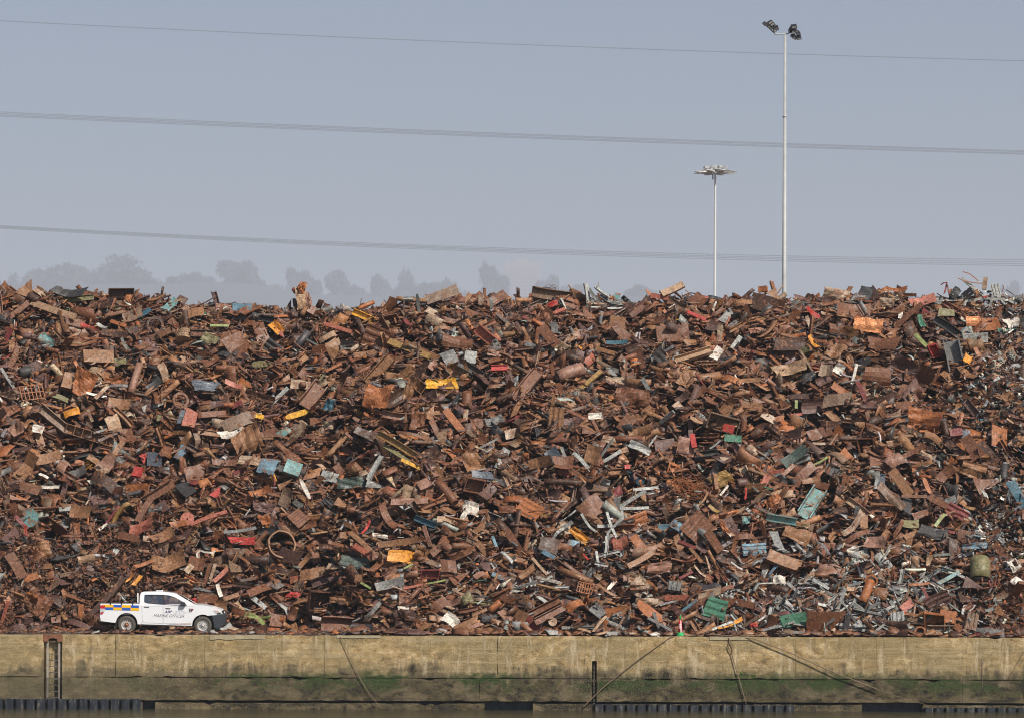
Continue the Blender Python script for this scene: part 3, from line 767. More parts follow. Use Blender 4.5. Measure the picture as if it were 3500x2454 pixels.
# name, colour (linear), paint left, metallic
PAL = {'dk': ('dark brown', (.056, .025, .014), .55, 0), 'br': ('rusty brown', (.150, .059, .027), .6, 0), 'tn': ('tan brown', (.235, .114, .052), .7, 0), 'or': ('orange rust', (.29, .10, .032), .8, 0),
       'pu': ('purplish brown', (.11, .056, .044), .8, 0), 'wd': ('pale tan', (.33, .205, .12), .7, 0), 'ma': ('maroon', (.16, .032, .026), .9, 0), 'gr': ('grey', (.16, .155, .145), .7, .12), 'ch': ('charcoal grey', (.045, .042, .040), .8, .05),
       'pg': ('pale grey', (.31, .31, .285), .7, .12), 'wh': ('white', (.60, .55, .47), .6, 0), 'cr': ('cream', (.38, .28, .19), .45, 0), 'pk': ('pinkish', (.28, .15, .105), .5, 0), 'sa': ('salmon red', (.34, .105, .065), .55, 0),
       'rd': ('bright red', (.38, .04, .03), .7, 0), 'ye': ('bright yellow', (.62, .32, .03), .75, 0), 'mu': ('mustard', (.28, .17, .05), .55, 0), 'oy': ('orange yellow', (.60, .25, .035), .7, 0), 'tl': ('teal', (.13, .27, .26), .45, 0),
       'bl': ('light blue', (.15, .26, .32), .45, 0), 'sb': ('slate blue', (.085, .10, .12), .75, .05), 'gn': ('green', (.05, .15, .09), .75, 0), 'lm': ('lime green', (.22, .26, .09), .6, 0), 'dg': ('dark green grey', (.055, .075, .062), .8, 0),
       'cp': ('copper coloured', (.50, .20, .08), .9, .3), 'ol': ('olive', (.17, .15, .07), .8, 0), 'db': ('deep blue green', (.03, .09, .12), .9, 0), 'gt': ('greyish tan', (.17, .105, .066), .7, 0)}

def frame(ang, n):
    """axes of a piece whose length reads at angle ang in the picture plane and whose face looks along n"""
    n = np.array(n, float); n /= np.linalg.norm(n)
    c, s = math.cos(R(ang)), math.sin(R(ang))
    ny = n[1] if abs(n[1]) > .25 else -.25
    k = max(-1.6, min(1.6, -(n[0] * c + n[2] * s) / ny)); d = np.array((c, k, s)); d /= np.linalg.norm(d)
    n = n - d * n.dot(d); n /= np.linalg.norm(n)
    return d, np.cross(n, d), n
def put(kind, P, ang, n, L, Wd, r, colk, name=None, VF=None):
    V, F = VF or shape(kind, L, Wd, r)
    d, e, n = frame(ang, n)
    o = mesh_obj(name or KINDS[kind][0], V, F, M_SCRAP, None, kind in 'tn', (*PAL[colk][1], PAL[colk][2]), PAL[colk][3])
    if r.rand() < .5: e, n = e, n
    o.matrix_world = Matrix(((d[0], e[0], n[0], P[0]), (d[1], e[1], n[1], P[1]), (d[2], e[2], n[2], P[2]), (0, 0, 0, 1)))
    return o
# ---- the pieces one can pick out in the photograph: kind colour x y length width angle [:name by which neighbours refer to it]
T = '''
x dk 414 1003 85 30 0 :dark box on the crest at left
p ch 235 1003 105 26 -15 :charcoal sheet on the left crest
i ol 267 1023 105 20 5
b wd 183 1061 190 22 -20 :long pale tan plank at upper left
v tn 95 985 65 60 70 :pointed tan hood on the far left crest
t dk 115 1020 40 28 -30
c cr 140 1000 55 22 -35
p tl 577 1048 60 22 40 :teal edged plate under the left crest
k pk 770 1055 60 30 -5
p bl 825 1065 62 48 -8 :pale blue stained sheet
v gn 707 1070 30 14 15
b lm 750 1114 62 8 0
r dk 530 1113 58 58 10 :open black pipe mouth
c tl 160 1165 55 34 -40 :small teal and white crumple
q tn 337 1217 105 42 0 :folded tan box
v rd 300 1117 66 20 -15
s pg 350 1115 40 12 -25
f br 812 1178 82 72 -50 :large twisted brown plate
t ch 86 1271 40 34 20
g or 110 1340 76 52 8 :rusty grid frame
c or 283 1313 88 62 70 :tall torn orange plate
t pk 461 1294 122 24 77 :upright rusty pipe
b cr 347 1341 70 12 50
c sb 701 1313 90 30 5
s sa 800 1313 60 18 -20
r br 617 1368 55 55 0 :rusty flange ring
f tn 399 1378 72 36 -10
p pu 127 1266 70 36 -60
b gr 25 1292 90 10 -55
q tn 245 1300 55 60 80
b or 405 1107 60 12 -18
p br 260 1103 70 26 -12
v dk 470 1125 60 50 40
s dk 390 1140 90 22 -8
a pg 425 1180 50 8 -70
i dk 690 1140 80 22 0
p dk 350 1040 90 30 -3
s tn 650 1080 100 40 25
c ol 720 1160 50 28 -30
n dk 540 1145 110 7 -48 :thin bent rod over the pipe mouth
t br 1035 1315 20 20 0
p cr 1035 1312 72 28 -5 :cream weathered plate
u ye 1260 1090 112 20 -25 :bright yellow channel
b mu 1400 1195 165 22 -22 :long mustard beam
b tn 1440 1198 130 18 -24
k br 1290 1155 95 68 -22 :big ribbed brown sheet
u sa 1665 1150 88 30 -38 :bent red channel
i rd 1708 1258 55 20 2
c ye 1513 1310 100 38 2 :crumpled yellow sheet
c or 1290 1352 98 82 -12 :big rust orange sheet
p gr 1543 1228 66 44 -62 :tall grey plate
p pg 1610 1220 46 38 80 :small pale grey plate
u tn 1295 1266 115 32 48 :tilted brown channel
r dk 1050 1122 52 52 20
c oy 945 1122 60 26 -45 :torn orange and yellow sheet
v sa 965 1145 26 14 -60
t br 1595 1372 66 34 88
f cr 1482 1092 68 26 -25
p tn 1150 1200 72 44 -65 :upright tan panel
s tn 1262 1208 108 18 8
p gt 1507 1010 104 34 18 :flat grey brown slab on the crest
b sa 1155 1122 108 13 -18 :long salmon strip
o ch 1430 1042 72 12 -82 :upright charcoal blade
b pg 950 1358 90 13 45 :pale grey slat
c db 1122 1382 44 36 60
u br 1070 1350 100 46 55
f br 1560 1170 95 36 -18
c tn 1400 1330 70 34 60
p ch 1190 1180 26 40 90
s wd 1120 1150 60 16 30
v tn 1660 1110 45 30 -40
p br 1700 1020 75 30 35
q cr 1475 1065 36 24 -30
t or 1250 1045 62 14 25
v dk 990 1042 40 18 75
b or 1140 1255 62 8 28
i pg 1395 1022 32 12 0
p tn 1520 1335 60 30 30
x tn 1435 1320 36 36 55
f tn 1560 1260 60 40 20
t or 2110 1050 10 10 0
u gt 1885 1008 142 32 -6 :dull grey slab on the crest
a pg 2008 1003 66 14 -82 :upright grey bar of the crest tangle
a gr 2030 1012 74 10 -55
a pg 2058 998 62 10 -38
a gr 2085 1030 74 12 -28
v pg 2045 978 34 9 85
a pg 2078 1055 118 8 -5
c gr 2110 1038 54 16 15
c pg 2028 1035 42 18 60
b cr 2040 1040 58 10 -5
o or 2248 1037 125 13 -50 :orange red curved beam
b rd 2380 1080 72 11 -22 :thin red strip right of the orange beam
p tl 2108 1012 22 16 -40
q br 2300 1140 105 58 5 :ribbed brown box
u wd 2372 1214 128 24 18 :pale cream channel
b mu 2020 1298 100 15 42 :mustard strip
u pk 1800 1318 122 36 52 :pinkish perforated channel
b pg 2517 1172 52 16 55
q wh 2450 1207 48 28 55 :white block
c cr 2460 1143 70 18 85
t pk 1948 1273 94 42 20 :pale dented pipe
s br 1878 1150 112 32 -52 :long brown blade
s br 2135 1140 110 30 -42
b gr 2210 1318 64 14 -62
t tn 2420 1290 86 30 10
q or 2605 988 30 20 5 :small orange block on the crest
p dk 2632 1040 112 52 -12 :big dark plate under the orange block
p wh 2587 1012 28 18 85
f br 2390 1030 62 46 -45
b wd 2300 990 82 22 26 :pale boards on the crest
b sa 2255 1015 62 16 -8
c br 2165 1358 108 54 -8 :big dented brown sheet
v oy 1990 1182 24 14 40
c rd 1890 1040 30 16 20
b sa 1905 1068 62 12 25
p ch 1895 1120 44 30 -75
c ch 2265 1230 70 32 -50
f br 2240 1100 60 26 -10
p dk 2440 1110 60 40 60
q tn 2110 1100 55 34 -10
f tn 2370 1165 60 26 20
s db 2110 1170 70 14 2
s tn 2560 1300 80 14 5
t tn 2535 1345 56 18 12
u gt 1830 1045 90 20 25
s rd 2785 1073 64 14 -35 :red leaf shaped strip
s cr 2770 1117 72 12 -70 :pale curved strip
c oy 2780 1172 66 14 -60 :orange yellow torn strip
c cp 2965 1110 84 44 -15 :bright copper sheet
p br 2915 1058 128 42 0 :wide brown panel
b lm 3152 1168 76 13 -50 :lime strip on the right slope
x rd 3195 1200 44 30 -72
u gr 3262 1217 108 48 -80 :grey half pipe
q pg 3333 1155 80 30 3 :pale grey flat box
c gn 3147 1100 44 18 -80
v gn 3443 1128 62 16 5
c wh 3455 1105 44 34 10 :white crumple at the right edge
b wh 2920 1277 72 9 75 :thin white upright strip
f br 3021 1180 100 46 -12 :big smooth rust sheet
b br 3105 1080 118 18 42 :diagonal brown bar
p sa 3150 1030 96 28 8 :faded red panel
b ma 2950 1350 104 14 -68 :maroon post
p gt 2860 1362 98 40 12 :greyish tan sheet
f br 2988 1285 84 56 -5
c pu 3082 1262 98 62 -30 :dark purplish plate
c wd 2697 1260 100 40 12 :weathered tan board
b lm 2721 1381 28 10 88
c gr 3190 1025 66 28 0
a pg 3330 985 108 10 -38 :longest bar of the grey tangle
a gr 3350 1030 92 11 -55
b cr 3366 970 44 14 80
k pg 3405 1000 54 28 -78
p gr 3450 1018 92 10 -6
b pg 3385 1042 62 8 75
a pg 3268 1027 92 7 2
a pg 3440 1030 96 8 -12
c gr 3310 1010 50 30 30
c ch 3265 1000 40 24 50
s ma 3232 985 46 5 75
p ol 3237 1068 58 28 -3
f cp 3330 1098 56 34 0
p or 3385 1110 62 38 5
u ch 3242 1122 112 24 -34 :charcoal channel
p ch 2955 1005 50 40 60
p pu 2985 1005 40 34 -50
c or 3060 990 62 12 -5
v tn 2645 1000 36 44 60
c cr 3035 1035 56 32 -10
s wh 3080 1065 50 14 78
p tn 2890 1075 60 16 0
f dk 2690 1180 90 44 -10
v br 2940 1110 60 60 -40
c tn 2860 1200 70 40 40
p or 2885 1340 90 20 -35
p cr 2825 1265 40 36 -10
c wh 2870 1260 36 30 -30
b dk 2730 1355 66 16 3
p cr 3400 1250 36 24 50
b or 3340 1205 36 14 -65
c oy 3310 1225 46 24 60
u gt 186 1436 118 30 -40 :upper arm of the bent ribbed girder
b cr 308 1420 50 9 -65
p sa 652 1430 68 38 76 :salmon pink plate
p sb 618 1425 44 14 72
c tn 845 1500 95 74 30 :big smooth tan plate
s gt 812 1440 104 44 22 :grey brown curved panel
c wh 783 1480 74 22 10 :white folded strip
p bl 618 1545 60 28 60 :light blue patch plate
v rd 490 1568 40 22 -80
p sb 530 1567 50 40 0
q rd 468 1610 34 26 70 :small bright red cap
p pk 211 1590 36 28 62
p pg 411 1573 28 16 -30
c oy 245 1410 48 26 10
p or 463 1665 72 20 8 :orange rust plate at left
v rd 742 1680 46 32 60 :bright red triangle
d tl 99 1768 64 64 0 :teal disc
b ma 72 1785 60 14 -48 :red bent piece over the teal disc
s rd 88 1820 46 9 -86
b pg 230 1740 54 16 3
n mu 405 1760 106 17 57 :mustard pipe
n ma 380 1765 90 10 55
s wh 352 1800 34 9 35
d sa 640 1773 46 46 10 :round salmon lump
b sa 716 1768 124 12 20 :long salmon rail
c sa 482 1800 90 34 20 :crumpled salmon sheet
c tn 572 1920 96 54 8 :big tan cracked plate
c rd 823 1842 82 26 5 :crumpled red sheet
f tn 90 1600 92 42 50
s tn 165 1562 84 36 15
s or 493 1925 62 12 22
u br 525 1690 150 26 33 :long brown channel at left
b br 490 1745 90 20 60
c pk 60 1465 50 34 35
c wh 128 1465 40 28 -10
b bl 15 1478 34 10 65
f br 430 1490 50 50 0
s pk 370 1580 60 40 50
c cr 350 1600 42 34 -60
s wh 150 1625 36 9 -25
c wh 330 1645 52 12 5
c wh 175 1663 56 9 3
p br 100 1665 70 28 -15
s dk 350 1640 100 40 -30
q pu 550 1735 46 36 30
f tn 280 1750 80 40 -12
s tn 555 1830 72 40 25
b br 440 1835 70 24 -10
f or 610 1790 50 20 10
c tn 145 1880 60 60 -70 :tall tan plate at far left
b gr 820 1812 110 10 8
p or 263 1825 14 22 85
c bl 915 1588 74 56 -10 :sky blue crumple
q tl 1002 1596 56 46 -20 :sky blue box
b ye 934 1630 30 14 -70
o ye 1016 1415 82 19 18 :yellow blade
c ye 888 1423 28 16 -10
b cr 1005 1492 126 22 52 :long cream channel
p tl 968 1476 46 20 38
b pk 1152 1426 70 11 12
u mu 1378 1533 205 20 -33 :very long yellow brown beam
b ol 1370 1560 160 14 -33
b ye 1410 1588 82 11 -25 :short bright yellow bar
a pg 1280 1598 92 17 62 :pale grey angle bar
v pg 1292 1660 78 22 -12
t br 1525 1680 104 30 -52 :open ended brown pipe
q pk 1448 1653 42 36 25
q pk 1398 1712 122 22 3 :pale flat box section
p pg 1388 1728 40 22 20
c tn 1615 1575 62 58 -60 :smooth tan plate
x br 1622 1660 62 46 -15
c wh 1612 1735 44 50 80 :white shredded clump
c wh 1585 1760 30 14 60
k br 1020 1768 56 52 40 :square ribbed plate
r tn 962 1860 96 96 12 :wide hoop
p pu 988 1898 78 48 -18 :grey purple plate
f oy 1377 1898 100 40 -3 :orange yellow folded sheet
s tn 1366 1852 140 20 8 :gently curved tan plank
b tn 1245 1862 132 16 -43 :long diagonal tan bar
p sa 1240 1882 66 17 -35
b rd 1215 1878 40 10 -30
c dg 1218 1920 94 42 -5 :dark green grey sheet
o wh 1043 1670 86 13 -62 :white curved sliver
p br 1533 1932 50 42 2
s br 1325 1765 100 28 -60
s rd 1250 1803 66 8 58 :thin red streak
b or 1553 1440 105 24 -52 :reddish tan beam
b cr 1592 1420 44 14 85
c cr 1120 1452 42 22 -5
c dg 1205 1650 84 32 5
c br 1430 1440 60 44 80
p br 1640 1510 55 30 40
p dk 1250 1480 70 24 -20
s br 1100 1500 100 14 -12
f gt 980 1700 60 34 70
c gr 1690 1440 36 50 -60
c or 890 1680 70 24 15
c or 910 1775 34 30 -70
n ma 935 1640 50 7 -78
f pk 1485 1615 40 20 -80
p tn 1500 1620 50 22 -70
s br 1420 1490 120 12 -15
f dk 1480 1550 44 40 20
s gr 1660 1520 90 7 28
p sb 1645 1625 70 22 -10
p bl 1690 1850 40 8 -70
c br 1120 1500 90 16 2
t ch 1210 1560 10 10 0
c wh 1300 1830 60 14 -8
f br 1580 1895 76 20 20
x gt 2472 1448 104 52 -14 :grey lamp housing
q gn 2505 1497 58 24 -5 :green box lid
b rd 2370 1507 54 17 -82 :bright red upright
c pk 2350 1530 64 60 -5 :pinkish grey pitted plate
p tn 2022 1552 52 50 -12 :square tan plate
w or 2360 1665 150 78 -38 :rusty wire tangle
b pg 2157 1708 118 12 33 :slanting pale grey arm
b pg 2158 1737 118 11 1 :level pale grey arm
q gr 2108 1718 18 40 0
b pg 2090 1795 104 9 -70 :leaning grey bar
b pg 2110 1785 76 9 48
a pg 2073 1865 92 9 84
a pg 2074 1730 40 6 82
k or 2178 1788 76 58 18 :ribbed orange plate
k br 2386 1800 92 78 42 :big square ribbed plate
q bl 2275 1802 52 18 -2 :pale blue box end
c bl 2320 1798 62 26 -35 :blue crumple
z rd 2224 1813 44 16 -6 :glossy red orange lump
p dk 1873 1862 66 50 -15
f sa 2123 1857 48 36 8
p br 2022 1728 88 58 33 :plain brown sheet
k or 1812 1740 80 62 -28 :orange brown ribbed sheet
k bl 2578 1877 86 36 3 :blue and white ribbed box
c mu 2467 1635 48 60 -60 :yellow and white crank case
t cr 2572 1545 44 34 -45 :cream open pipe
b pg 2227 1512 62 6 54
c pg 2180 1525 74 24 -20 :pale grey shreds
b pg 2093 1558 70 11 32
s pg 1986 1572 78 12 -45
t dk 1925 1647 126 20 -3 :long level brown pipe
b pg 2280 1425 70 13 40
b rd 2002 1902 30 7 -48
b tn 2190 1911 112 18 30 :slanting tan board
s or 2190 1863 80 30 -52
b ma 2350 1860 62 10 -22
s bl 1872 1893 52 13 -28
b pg 2043 1915 66 9 -80
p or 2298 1600 40 26 70
v or 2300 1605 14 40 20
p sb 1890 1560 50 40 30
f br 1925 1580 60 60 -85 :dark leaning folded plate
f tn 1850 1580 80 30 15
c wh 2035 1420 42 18 5
k tn 1900 1430 70 46 85
p br 2140 1450 60 36 50
f tn 2185 1480 76 34 15 :tan plate with a rolled tab
p pu 2270 1530 60 56 -85
q rd 2144 1594 18 16 0
c cr 2090 1505 60 22 -15
c cr 2325 1728 52 18 25
c cr 1925 1800 40 40 10
a pg 1930 1800 60 12 35
c pg 1905 1820 50 10 50
c oy 1985 1830 78 24 -38 :yellow wood splinters
a pg 2010 1790 80 8 -55
s bl 1960 1855 40 22 -10
b wh 2475 1675 44 7 50
b tn 2445 1655 12 66 0
t pu 2535 1650 36 30 5
n rd 2548 1688 40 8 85
c sa 2615 1640 44 20 60
n tn 2400 1710 66 9 50
s mu 2440 1738 42 12 -35
p tn 2320 1855 54 22 -70
p pu 2500 1800 60 34 -60
c or 2475 1800 50 18 -60
b br 2440 1850 80 28 -55
c tl 2550 1775 30 24 10
c pk 2140 1975 20 20 0
u tl 2775 1716 124 44 56 :long teal sheet
u tl 2672 1774 106 22 -8 :teal girder
p bl 2783 1764 50 16 38
k ma 3270 1755 74 46 -30 :maroon ribbed box
b lm 3212 1777 58 11 50 :lime bar beside the maroon box
n lm 2800 1578 66 9 28 :lime green curved tube
s lm 2845 1568 66 10 -15
c or 3153 1432 102 58 -15 :big orange rust plate
c or 3323 1493 112 80 72 :large torn orange tan plate
p or 3418 1490 64 58 -12 :orange panel at the right
p br 2803 1480 84 40 18
q ma 3267 1475 42 26 8
s pg 2998 1640 62 14 82 :slate and white curved strip
p sb 3012 1640 56 20 85
c gt 3045 1700 106 28 -48 :pale tan torn board
p dg 2715 1562 84 30 30
c tn 2725 1828 94 54 -22 :big tan plate
b tn 2680 1918 118 40 -20 :broad pinkish board
p pg 2656 1848 70 22 -70 :pale grey post
c tn 3330 1605 86 44 -20 :tan leaf shaped plate
c ch 3187 1817 90 36 -15 :charcoal crumpled sheet
t ch 3432 1617 62 26 80
f pk 3305 1832 60 36 -15
c bl 3330 1866 82 18 8
c pk 3060 1570 62 38 32
b tn 3080 1650 110 32 -55
p ch 3105 1720 60 34 70 :dark panel with a tan frame
b pk 3125 1695 90 9 0
s gt 3130 1480 150 14 -30
f tn 3195 1490 62 26 -20
s br 3115 1545 100 16 28
c cr 3160 1560 36 44 60
b cr 2800 1516 44 9 0
c br 3070 1805 70 12 60
c pg 2940 1900 60 30 20
c wh 2912 1880 20 34 -60
c pk 2990 1850 40 70 80
p or 2665 1430 30 14 10
c sa 2717 1418 42 10 -3
b sa 2652 1612 56 12 12
b pk 2690 1610 70 14 40
s br 2750 1620 90 30 45
f tn 2770 1640 60 18 8
c br 3000 1470 80 20 -30
p br 3325 1530 90 44 -55
q rd 3070 1595 10 10 0
p sb 3300 1480 30 30 0
c br 122 2055 88 68 -30 :dark rubber like curved sheet
b dk 362 2045 190 20 50 :long dark diagonal beam
b or 275 2095 60 16 85 :orange post left of the pickup
p dk 258 2090 50 20 85
b or 95 1978 74 22 22
b br 55 1935 92 34 -60 :dark brown leaning plank
c oy 470 1982 46 12 52 :orange yellow scrap above the pickup
c oy 440 1978 36 7 38
b cr 725 1960 76 10 74 :white and orange post
b br 708 1962 76 12 74
b sa 755 1965 70 15 45
s wh 750 2018 46 14 -70 :white curled strip
b tn 790 2040 54 14 20
z rd 663 2053 20 20 0 :small red ball above the pickup bonnet
c lm 872 2107 82 20 -18 :light green blade
s pu 268 2132 86 22 -18
b sa 15 2095 86 10 72
f br 670 1925 60 40 -10
c cr 648 1940 44 20 50
s pg 690 2015 60 6 -10
c br 600 2040 70 40 30
q br 705 2045 60 34 0
f tn 745 2070 66 30 -10 :tan torn piece above the pickup bonnet
b br 700 2062 80 12 15
s br 820 2090 60 22 -20
x dk 1120 2058 120 66 0 :large dark open box
u br 1165 2138 128 48 -5 :wide brown trough
c tn 1165 2050 24 60 85
u pu 1112 1980 100 26 18
s gr 1330 1995 92 28 12 :grey curved fender
z rd 1002 2032 44 16 5 :red crumple near the green blade
s pg 1275 2087 70 13 48
p pk 1606 2145 96 12 26 :salmon board at the heap foot
p tn 1590 2132 92 16 26
c wh 1537 2115 52 36 -35 :white torn flake
b sa 1657 2168 84 8 2
c bl 1710 1967 56 14 -12
x ma 1470 1962 62 28 -3
b sa 1411 2004 64 8 12
t or 1690 2072 48 22 40
z dk 1380 2112 76 58 0 :dark crushed leather like lump
c wh 1378 2080 32 16 0
c cr 1412 2160 60 22 -10
b lm 1493 1988 60 6 12
b tn 1225 1975 22 22 85
q br 950 2120 46 50 85
c or 950 2115 50 22 -20
f br 1000 2100 40 30 70
t gr 1040 2100 9 80 0
p tn 1060 1960 76 28 12
b lm 1395 1935 36 7 30
p pk 1640 1960 40 20 30
s br 1500 2065 60 34 40
c ol 1590 2045 46 34 20
b lm 1250 2000 40 7 -30
k gn 2445 2078 76 64 -15 :green machine panel
b gn 2472 2070 60 12 8
b bl 2352 2073 78 10 38 :light blue bar above the traffic cone
s oy 2497 2130 92 14 22 :orange yellow plank
b pg 2452 2145 110 8 22
o or 2230 2097 130 40 -38 :rounded orange plate
p gr 2048 2082 80 40 36 :clean grey plate
u br 1862 2075 112 22 27
u br 1878 2100 112 22 27 :double brown channel
d cr 1889 2124 30 30 0 :small pale cogwheel
f br 1880 2155 62 26 -12
g or 2000 2008 50 34 -12 :small orange grille
k wh 1875 1982 90 10 -14
b pg 1793 2000 92 9 18
c pk 2255 1940 80 32 0 :pale pink crumple
c cr 2185 2002 62 58 50 :large pale pink and white crumple
c rd 1925 1935 30 34 0
c cr 2210 2052 70 20 -3
b br 2520 2060 122 22 -8
z rd 2577 2135 24 14 -5
b wd 1845 1935 80 9 -48
f tn 1800 1960 60 20 30
b br 1965 1950 86 10 -35
b br 2085 1935 60 8 -50
s tn 2080 2020 80 10 -32
c or 1960 2065 60 26 35
s wd 2050 2130 70 8 50
b gr 2255 2132 90 9 -28 :grey bar leaning to the cone
s wd 1985 2150 78 8 -12
c cr 2390 1950 60 7 -50
b ma 2345 1965 50 10 28
k gr 2305 2000 30 40 80
p pg 2250 2170 40 6 0
b gr 2110 2165 90 14 3
q cr 2290 2172 24 10 10
p br 2832 2122 132 58 -2 :wide plain brown sheet near the quay edge
t or 2962 2022 92 30 66 :rusty flanged pipe
r or 2978 1985 44 44 66
q sa 3100 2070 50 26 35 :salmon box lid
k pu 3205 2050 82 44 25
x or 3195 2130 62 66 88 :orange tan torn box
q or 3240 2105 52 40 -8
k pg 3068 2115 50 40 -85 :white corrugated piece
c dk 3050 2145 126 46 -15 :dark slab by the quay edge
b tl 3240 1975 92 13 28 :teal streaked bar
t ol 3350 1945 74 66 88 :olive drum section
p gn 2712 2115 78 44 12 :green plate behind grey offcuts
s gr 3370 2160 120 28 -3 :crumpled blue grey sheet
v pu 3330 1998 68 36 -20
k gt 3322 2120 62 36 74
r or 3145 2158 38 38 0 :small rusty ring
s or 3142 1995 72 9 5
b ch 2895 2130 60 16 80
c wh 3483 1990 44 30 -30
c wh 3465 1930 44 40 -60
c wh 2665 1980 40 26 0 :white plastic like crumple
b wd 2920 2014 50 16 -3
p gr 2740 2160 60 9 0
u gt 3215 2155 88 30 0
c cr 3390 2110 30 30 60
'''
GW = {'p': .35, 'c': .4}
LM = []      # (px, py, name) reference points for labels
LM_OBJ = []
used_px = []
placed = []
for line in T.strip().split('\n'):
    ref = None
    if ':' in line: line, ref = line.split(':'); ref = ref.strip()
    k, ck, x, y, L, Wd, a = line.split(); x, y, L, Wd, a = map(float, (x, y, L, Wd, a))
    if L < 12: continue
    P = hit(x, y); s = (P[1] + D) / FP
    r = np.random.RandomState(int(x * 7 + y * 13) % 99991)
    big = L * Wd > 2200
    n = np.array((r.normal(.05, .22), -1.0, r.normal(.30, .26)))
    nn = hnormal(P[0:1], P[1:2])[0]
    off = .72 + r.uniform(0, .15) + (.1 if big else 0)
    if k in 'xqz': off += .1
    P2 = P + np.array((0, -1, .12)) * off * .8; P2 = np.array(W(x, y, max(P2[1], .75)))
    if k == 'x': n = np.array((r.uniform(-.1, .25), -1, -.15))
    if k == 't' and abs(a) > 10 and Wd > 25: n = np.array((.1, -.8, .5))
    Lm, Wm = L * s * 1.03, Wd * s * (1.12 if k in 'pcfkv' else 1.05)
    if k in 'au' : Wm *= 1.1
    o = put(k, P2, a, n, Lm, Wm, r, ck)
    if k in 'rd' and L > 50: pass
    placed.append((o, k, ck, x, y, L, Wd, a, ref))
    used_px.append((x, y, max(L, Wd) * .42 + 8))
    if ref: LM.append((x, y, ref))

# ---- the other individually built pieces: the largest ones, spread between those above
def in_truck(x, y): return 325 < x < 775 and 2010 < y < 2175
def in_cone(x, y): return 2280 < x < 2368 and 2080 < y < 2190
ux = np.array([(u[0], u[1], u[2]) for u in used_px])
def free(x, y, rad):
    d = np.hypot(ux[:, 0] - x, ux[:, 1] - y); return np.all(d > ux[:, 2] * .8 + rad * .62)
MIX = [('p', 210), ('f', 200), ('c', 150), ('u', 110), ('b', 90), ('a', 130), ('s', 170), ('t', 16), ('k', 8), ('i', 16), ('v', 120), ('q', 5), ('x', 10), ('o', 20), ('n', 70), ('r', 5)]
CW = [('dk', 20), ('br', 34), ('tn', 19), ('or', 3.5), ('pu', 8), ('gt', 7), ('wd', 2.5), ('ma', 1), ('gr', 3), ('ch', 4), ('pg', 2), ('cr', 2), ('pk', 1.5), ('cp', .5), ('ol', 1), ('sa', .6), ('db', .4)]
ck_, cw_ = zip(*CW); cw_ = np.array(cw_) / sum(cw_)
jobs = [k for k, n in MIX for _ in range(n)]; rng.shuffle(jobs)
for k in jobs:
    for tr in range(40):
        x = rng.uniform(-60, 3560); yb = float(crest_py(x)) - 4; y = yb + (2158 - yb) * rng.random()
        if in_truck(x, y) or in_cone(x, y) or (k in 'xq' and y < yb + 45): continue
        if x > 3330 + 60 * math.sin(y * .01) and y > 1130 and rng.random() < .8: continue
        L = rng.uniform(46, 98) * (1.35 if rng.random() < .16 else 1) * (1.12 if k in 'ubs' else .86); Wd = {'p': .46, 'f': .46, 'c': .5, 'k': .6, 'v': .45, 'q': .6, 'x': .7, 'o': .3, 'u': .24, 'b': .16, 'a': .16, 's': .24, 't': .28, 'i': .24, 'n': .08, 'r': 1}[k] * L * rng.uniform(.7, 1.15)
        if k == 'r': L *= .6; Wd = L
        if free(x, y, (L + Wd) * .26): break
    else: continue
    P = hit(x, y); s = (P[1] + D) / FP
    r = np.random.RandomState(rng.randrange(10**6))
    lowr = 2640 < x < 3230 and y > 1975
    ck = ck_[r.choice(len(ck_), p=cw_)]
    if lowr and k in 'ubats': ck = r.choice(['gr', 'pg', 'pg', 'gt'])
    n = np.array((r.normal(.05, .45), -.9, r.normal(.35, .5)))
    a = float(r.normal(0, 38)) if r.rand() < .75 else float(r.uniform(-90, 90))
    P2 = np.array(W(x, y, max(.8, P[1] - .10 - r.uniform(0, .3))))
    o = put(k, P2, a, n, L * s, Wd * s * 1.1, r, ck)
    placed.append((o, k, ck, x, y, L, Wd, a, None)); ux = np.vstack([ux, (x, y, (L + Wd) * .26)])
# pale offcut bars lying at the right foot of the heap, and a thinner scatter further left
for q in range(140):
    if q < 100: x, y = rng.uniform(2630, 3230), rng.uniform(1985, 2160)
    elif q < 125: x, y = rng.uniform(1750, 2640), rng.uniform(1960, 2160)
    else: x, y = rng.uniform(1900, 2250), rng.uniform(1450, 1900)
    if in_cone(x, y): continue
    P = hit(x, y); s = (P[1] + D) / FP; r = np.random.RandomState(5000 + q); L = rng.uniform(40, 112); k = rng.choice('aubb')
    ck = rng.choice(['pg', 'pg', 'gr', 'gt', 'gr'])
    o = put(k, np.array(W(x, y, max(.8, P[1] - .2 - rng.random() * .35))), rng.uniform(-80, 80), (r.normal(0, .4), -1, r.normal(.3, .4)), L * s, rng.uniform(7, 13) * s, r, ck, name='pale_offcut')
    placed.append((o, k, ck, x, y, L, 10, 0, 'OFF'))

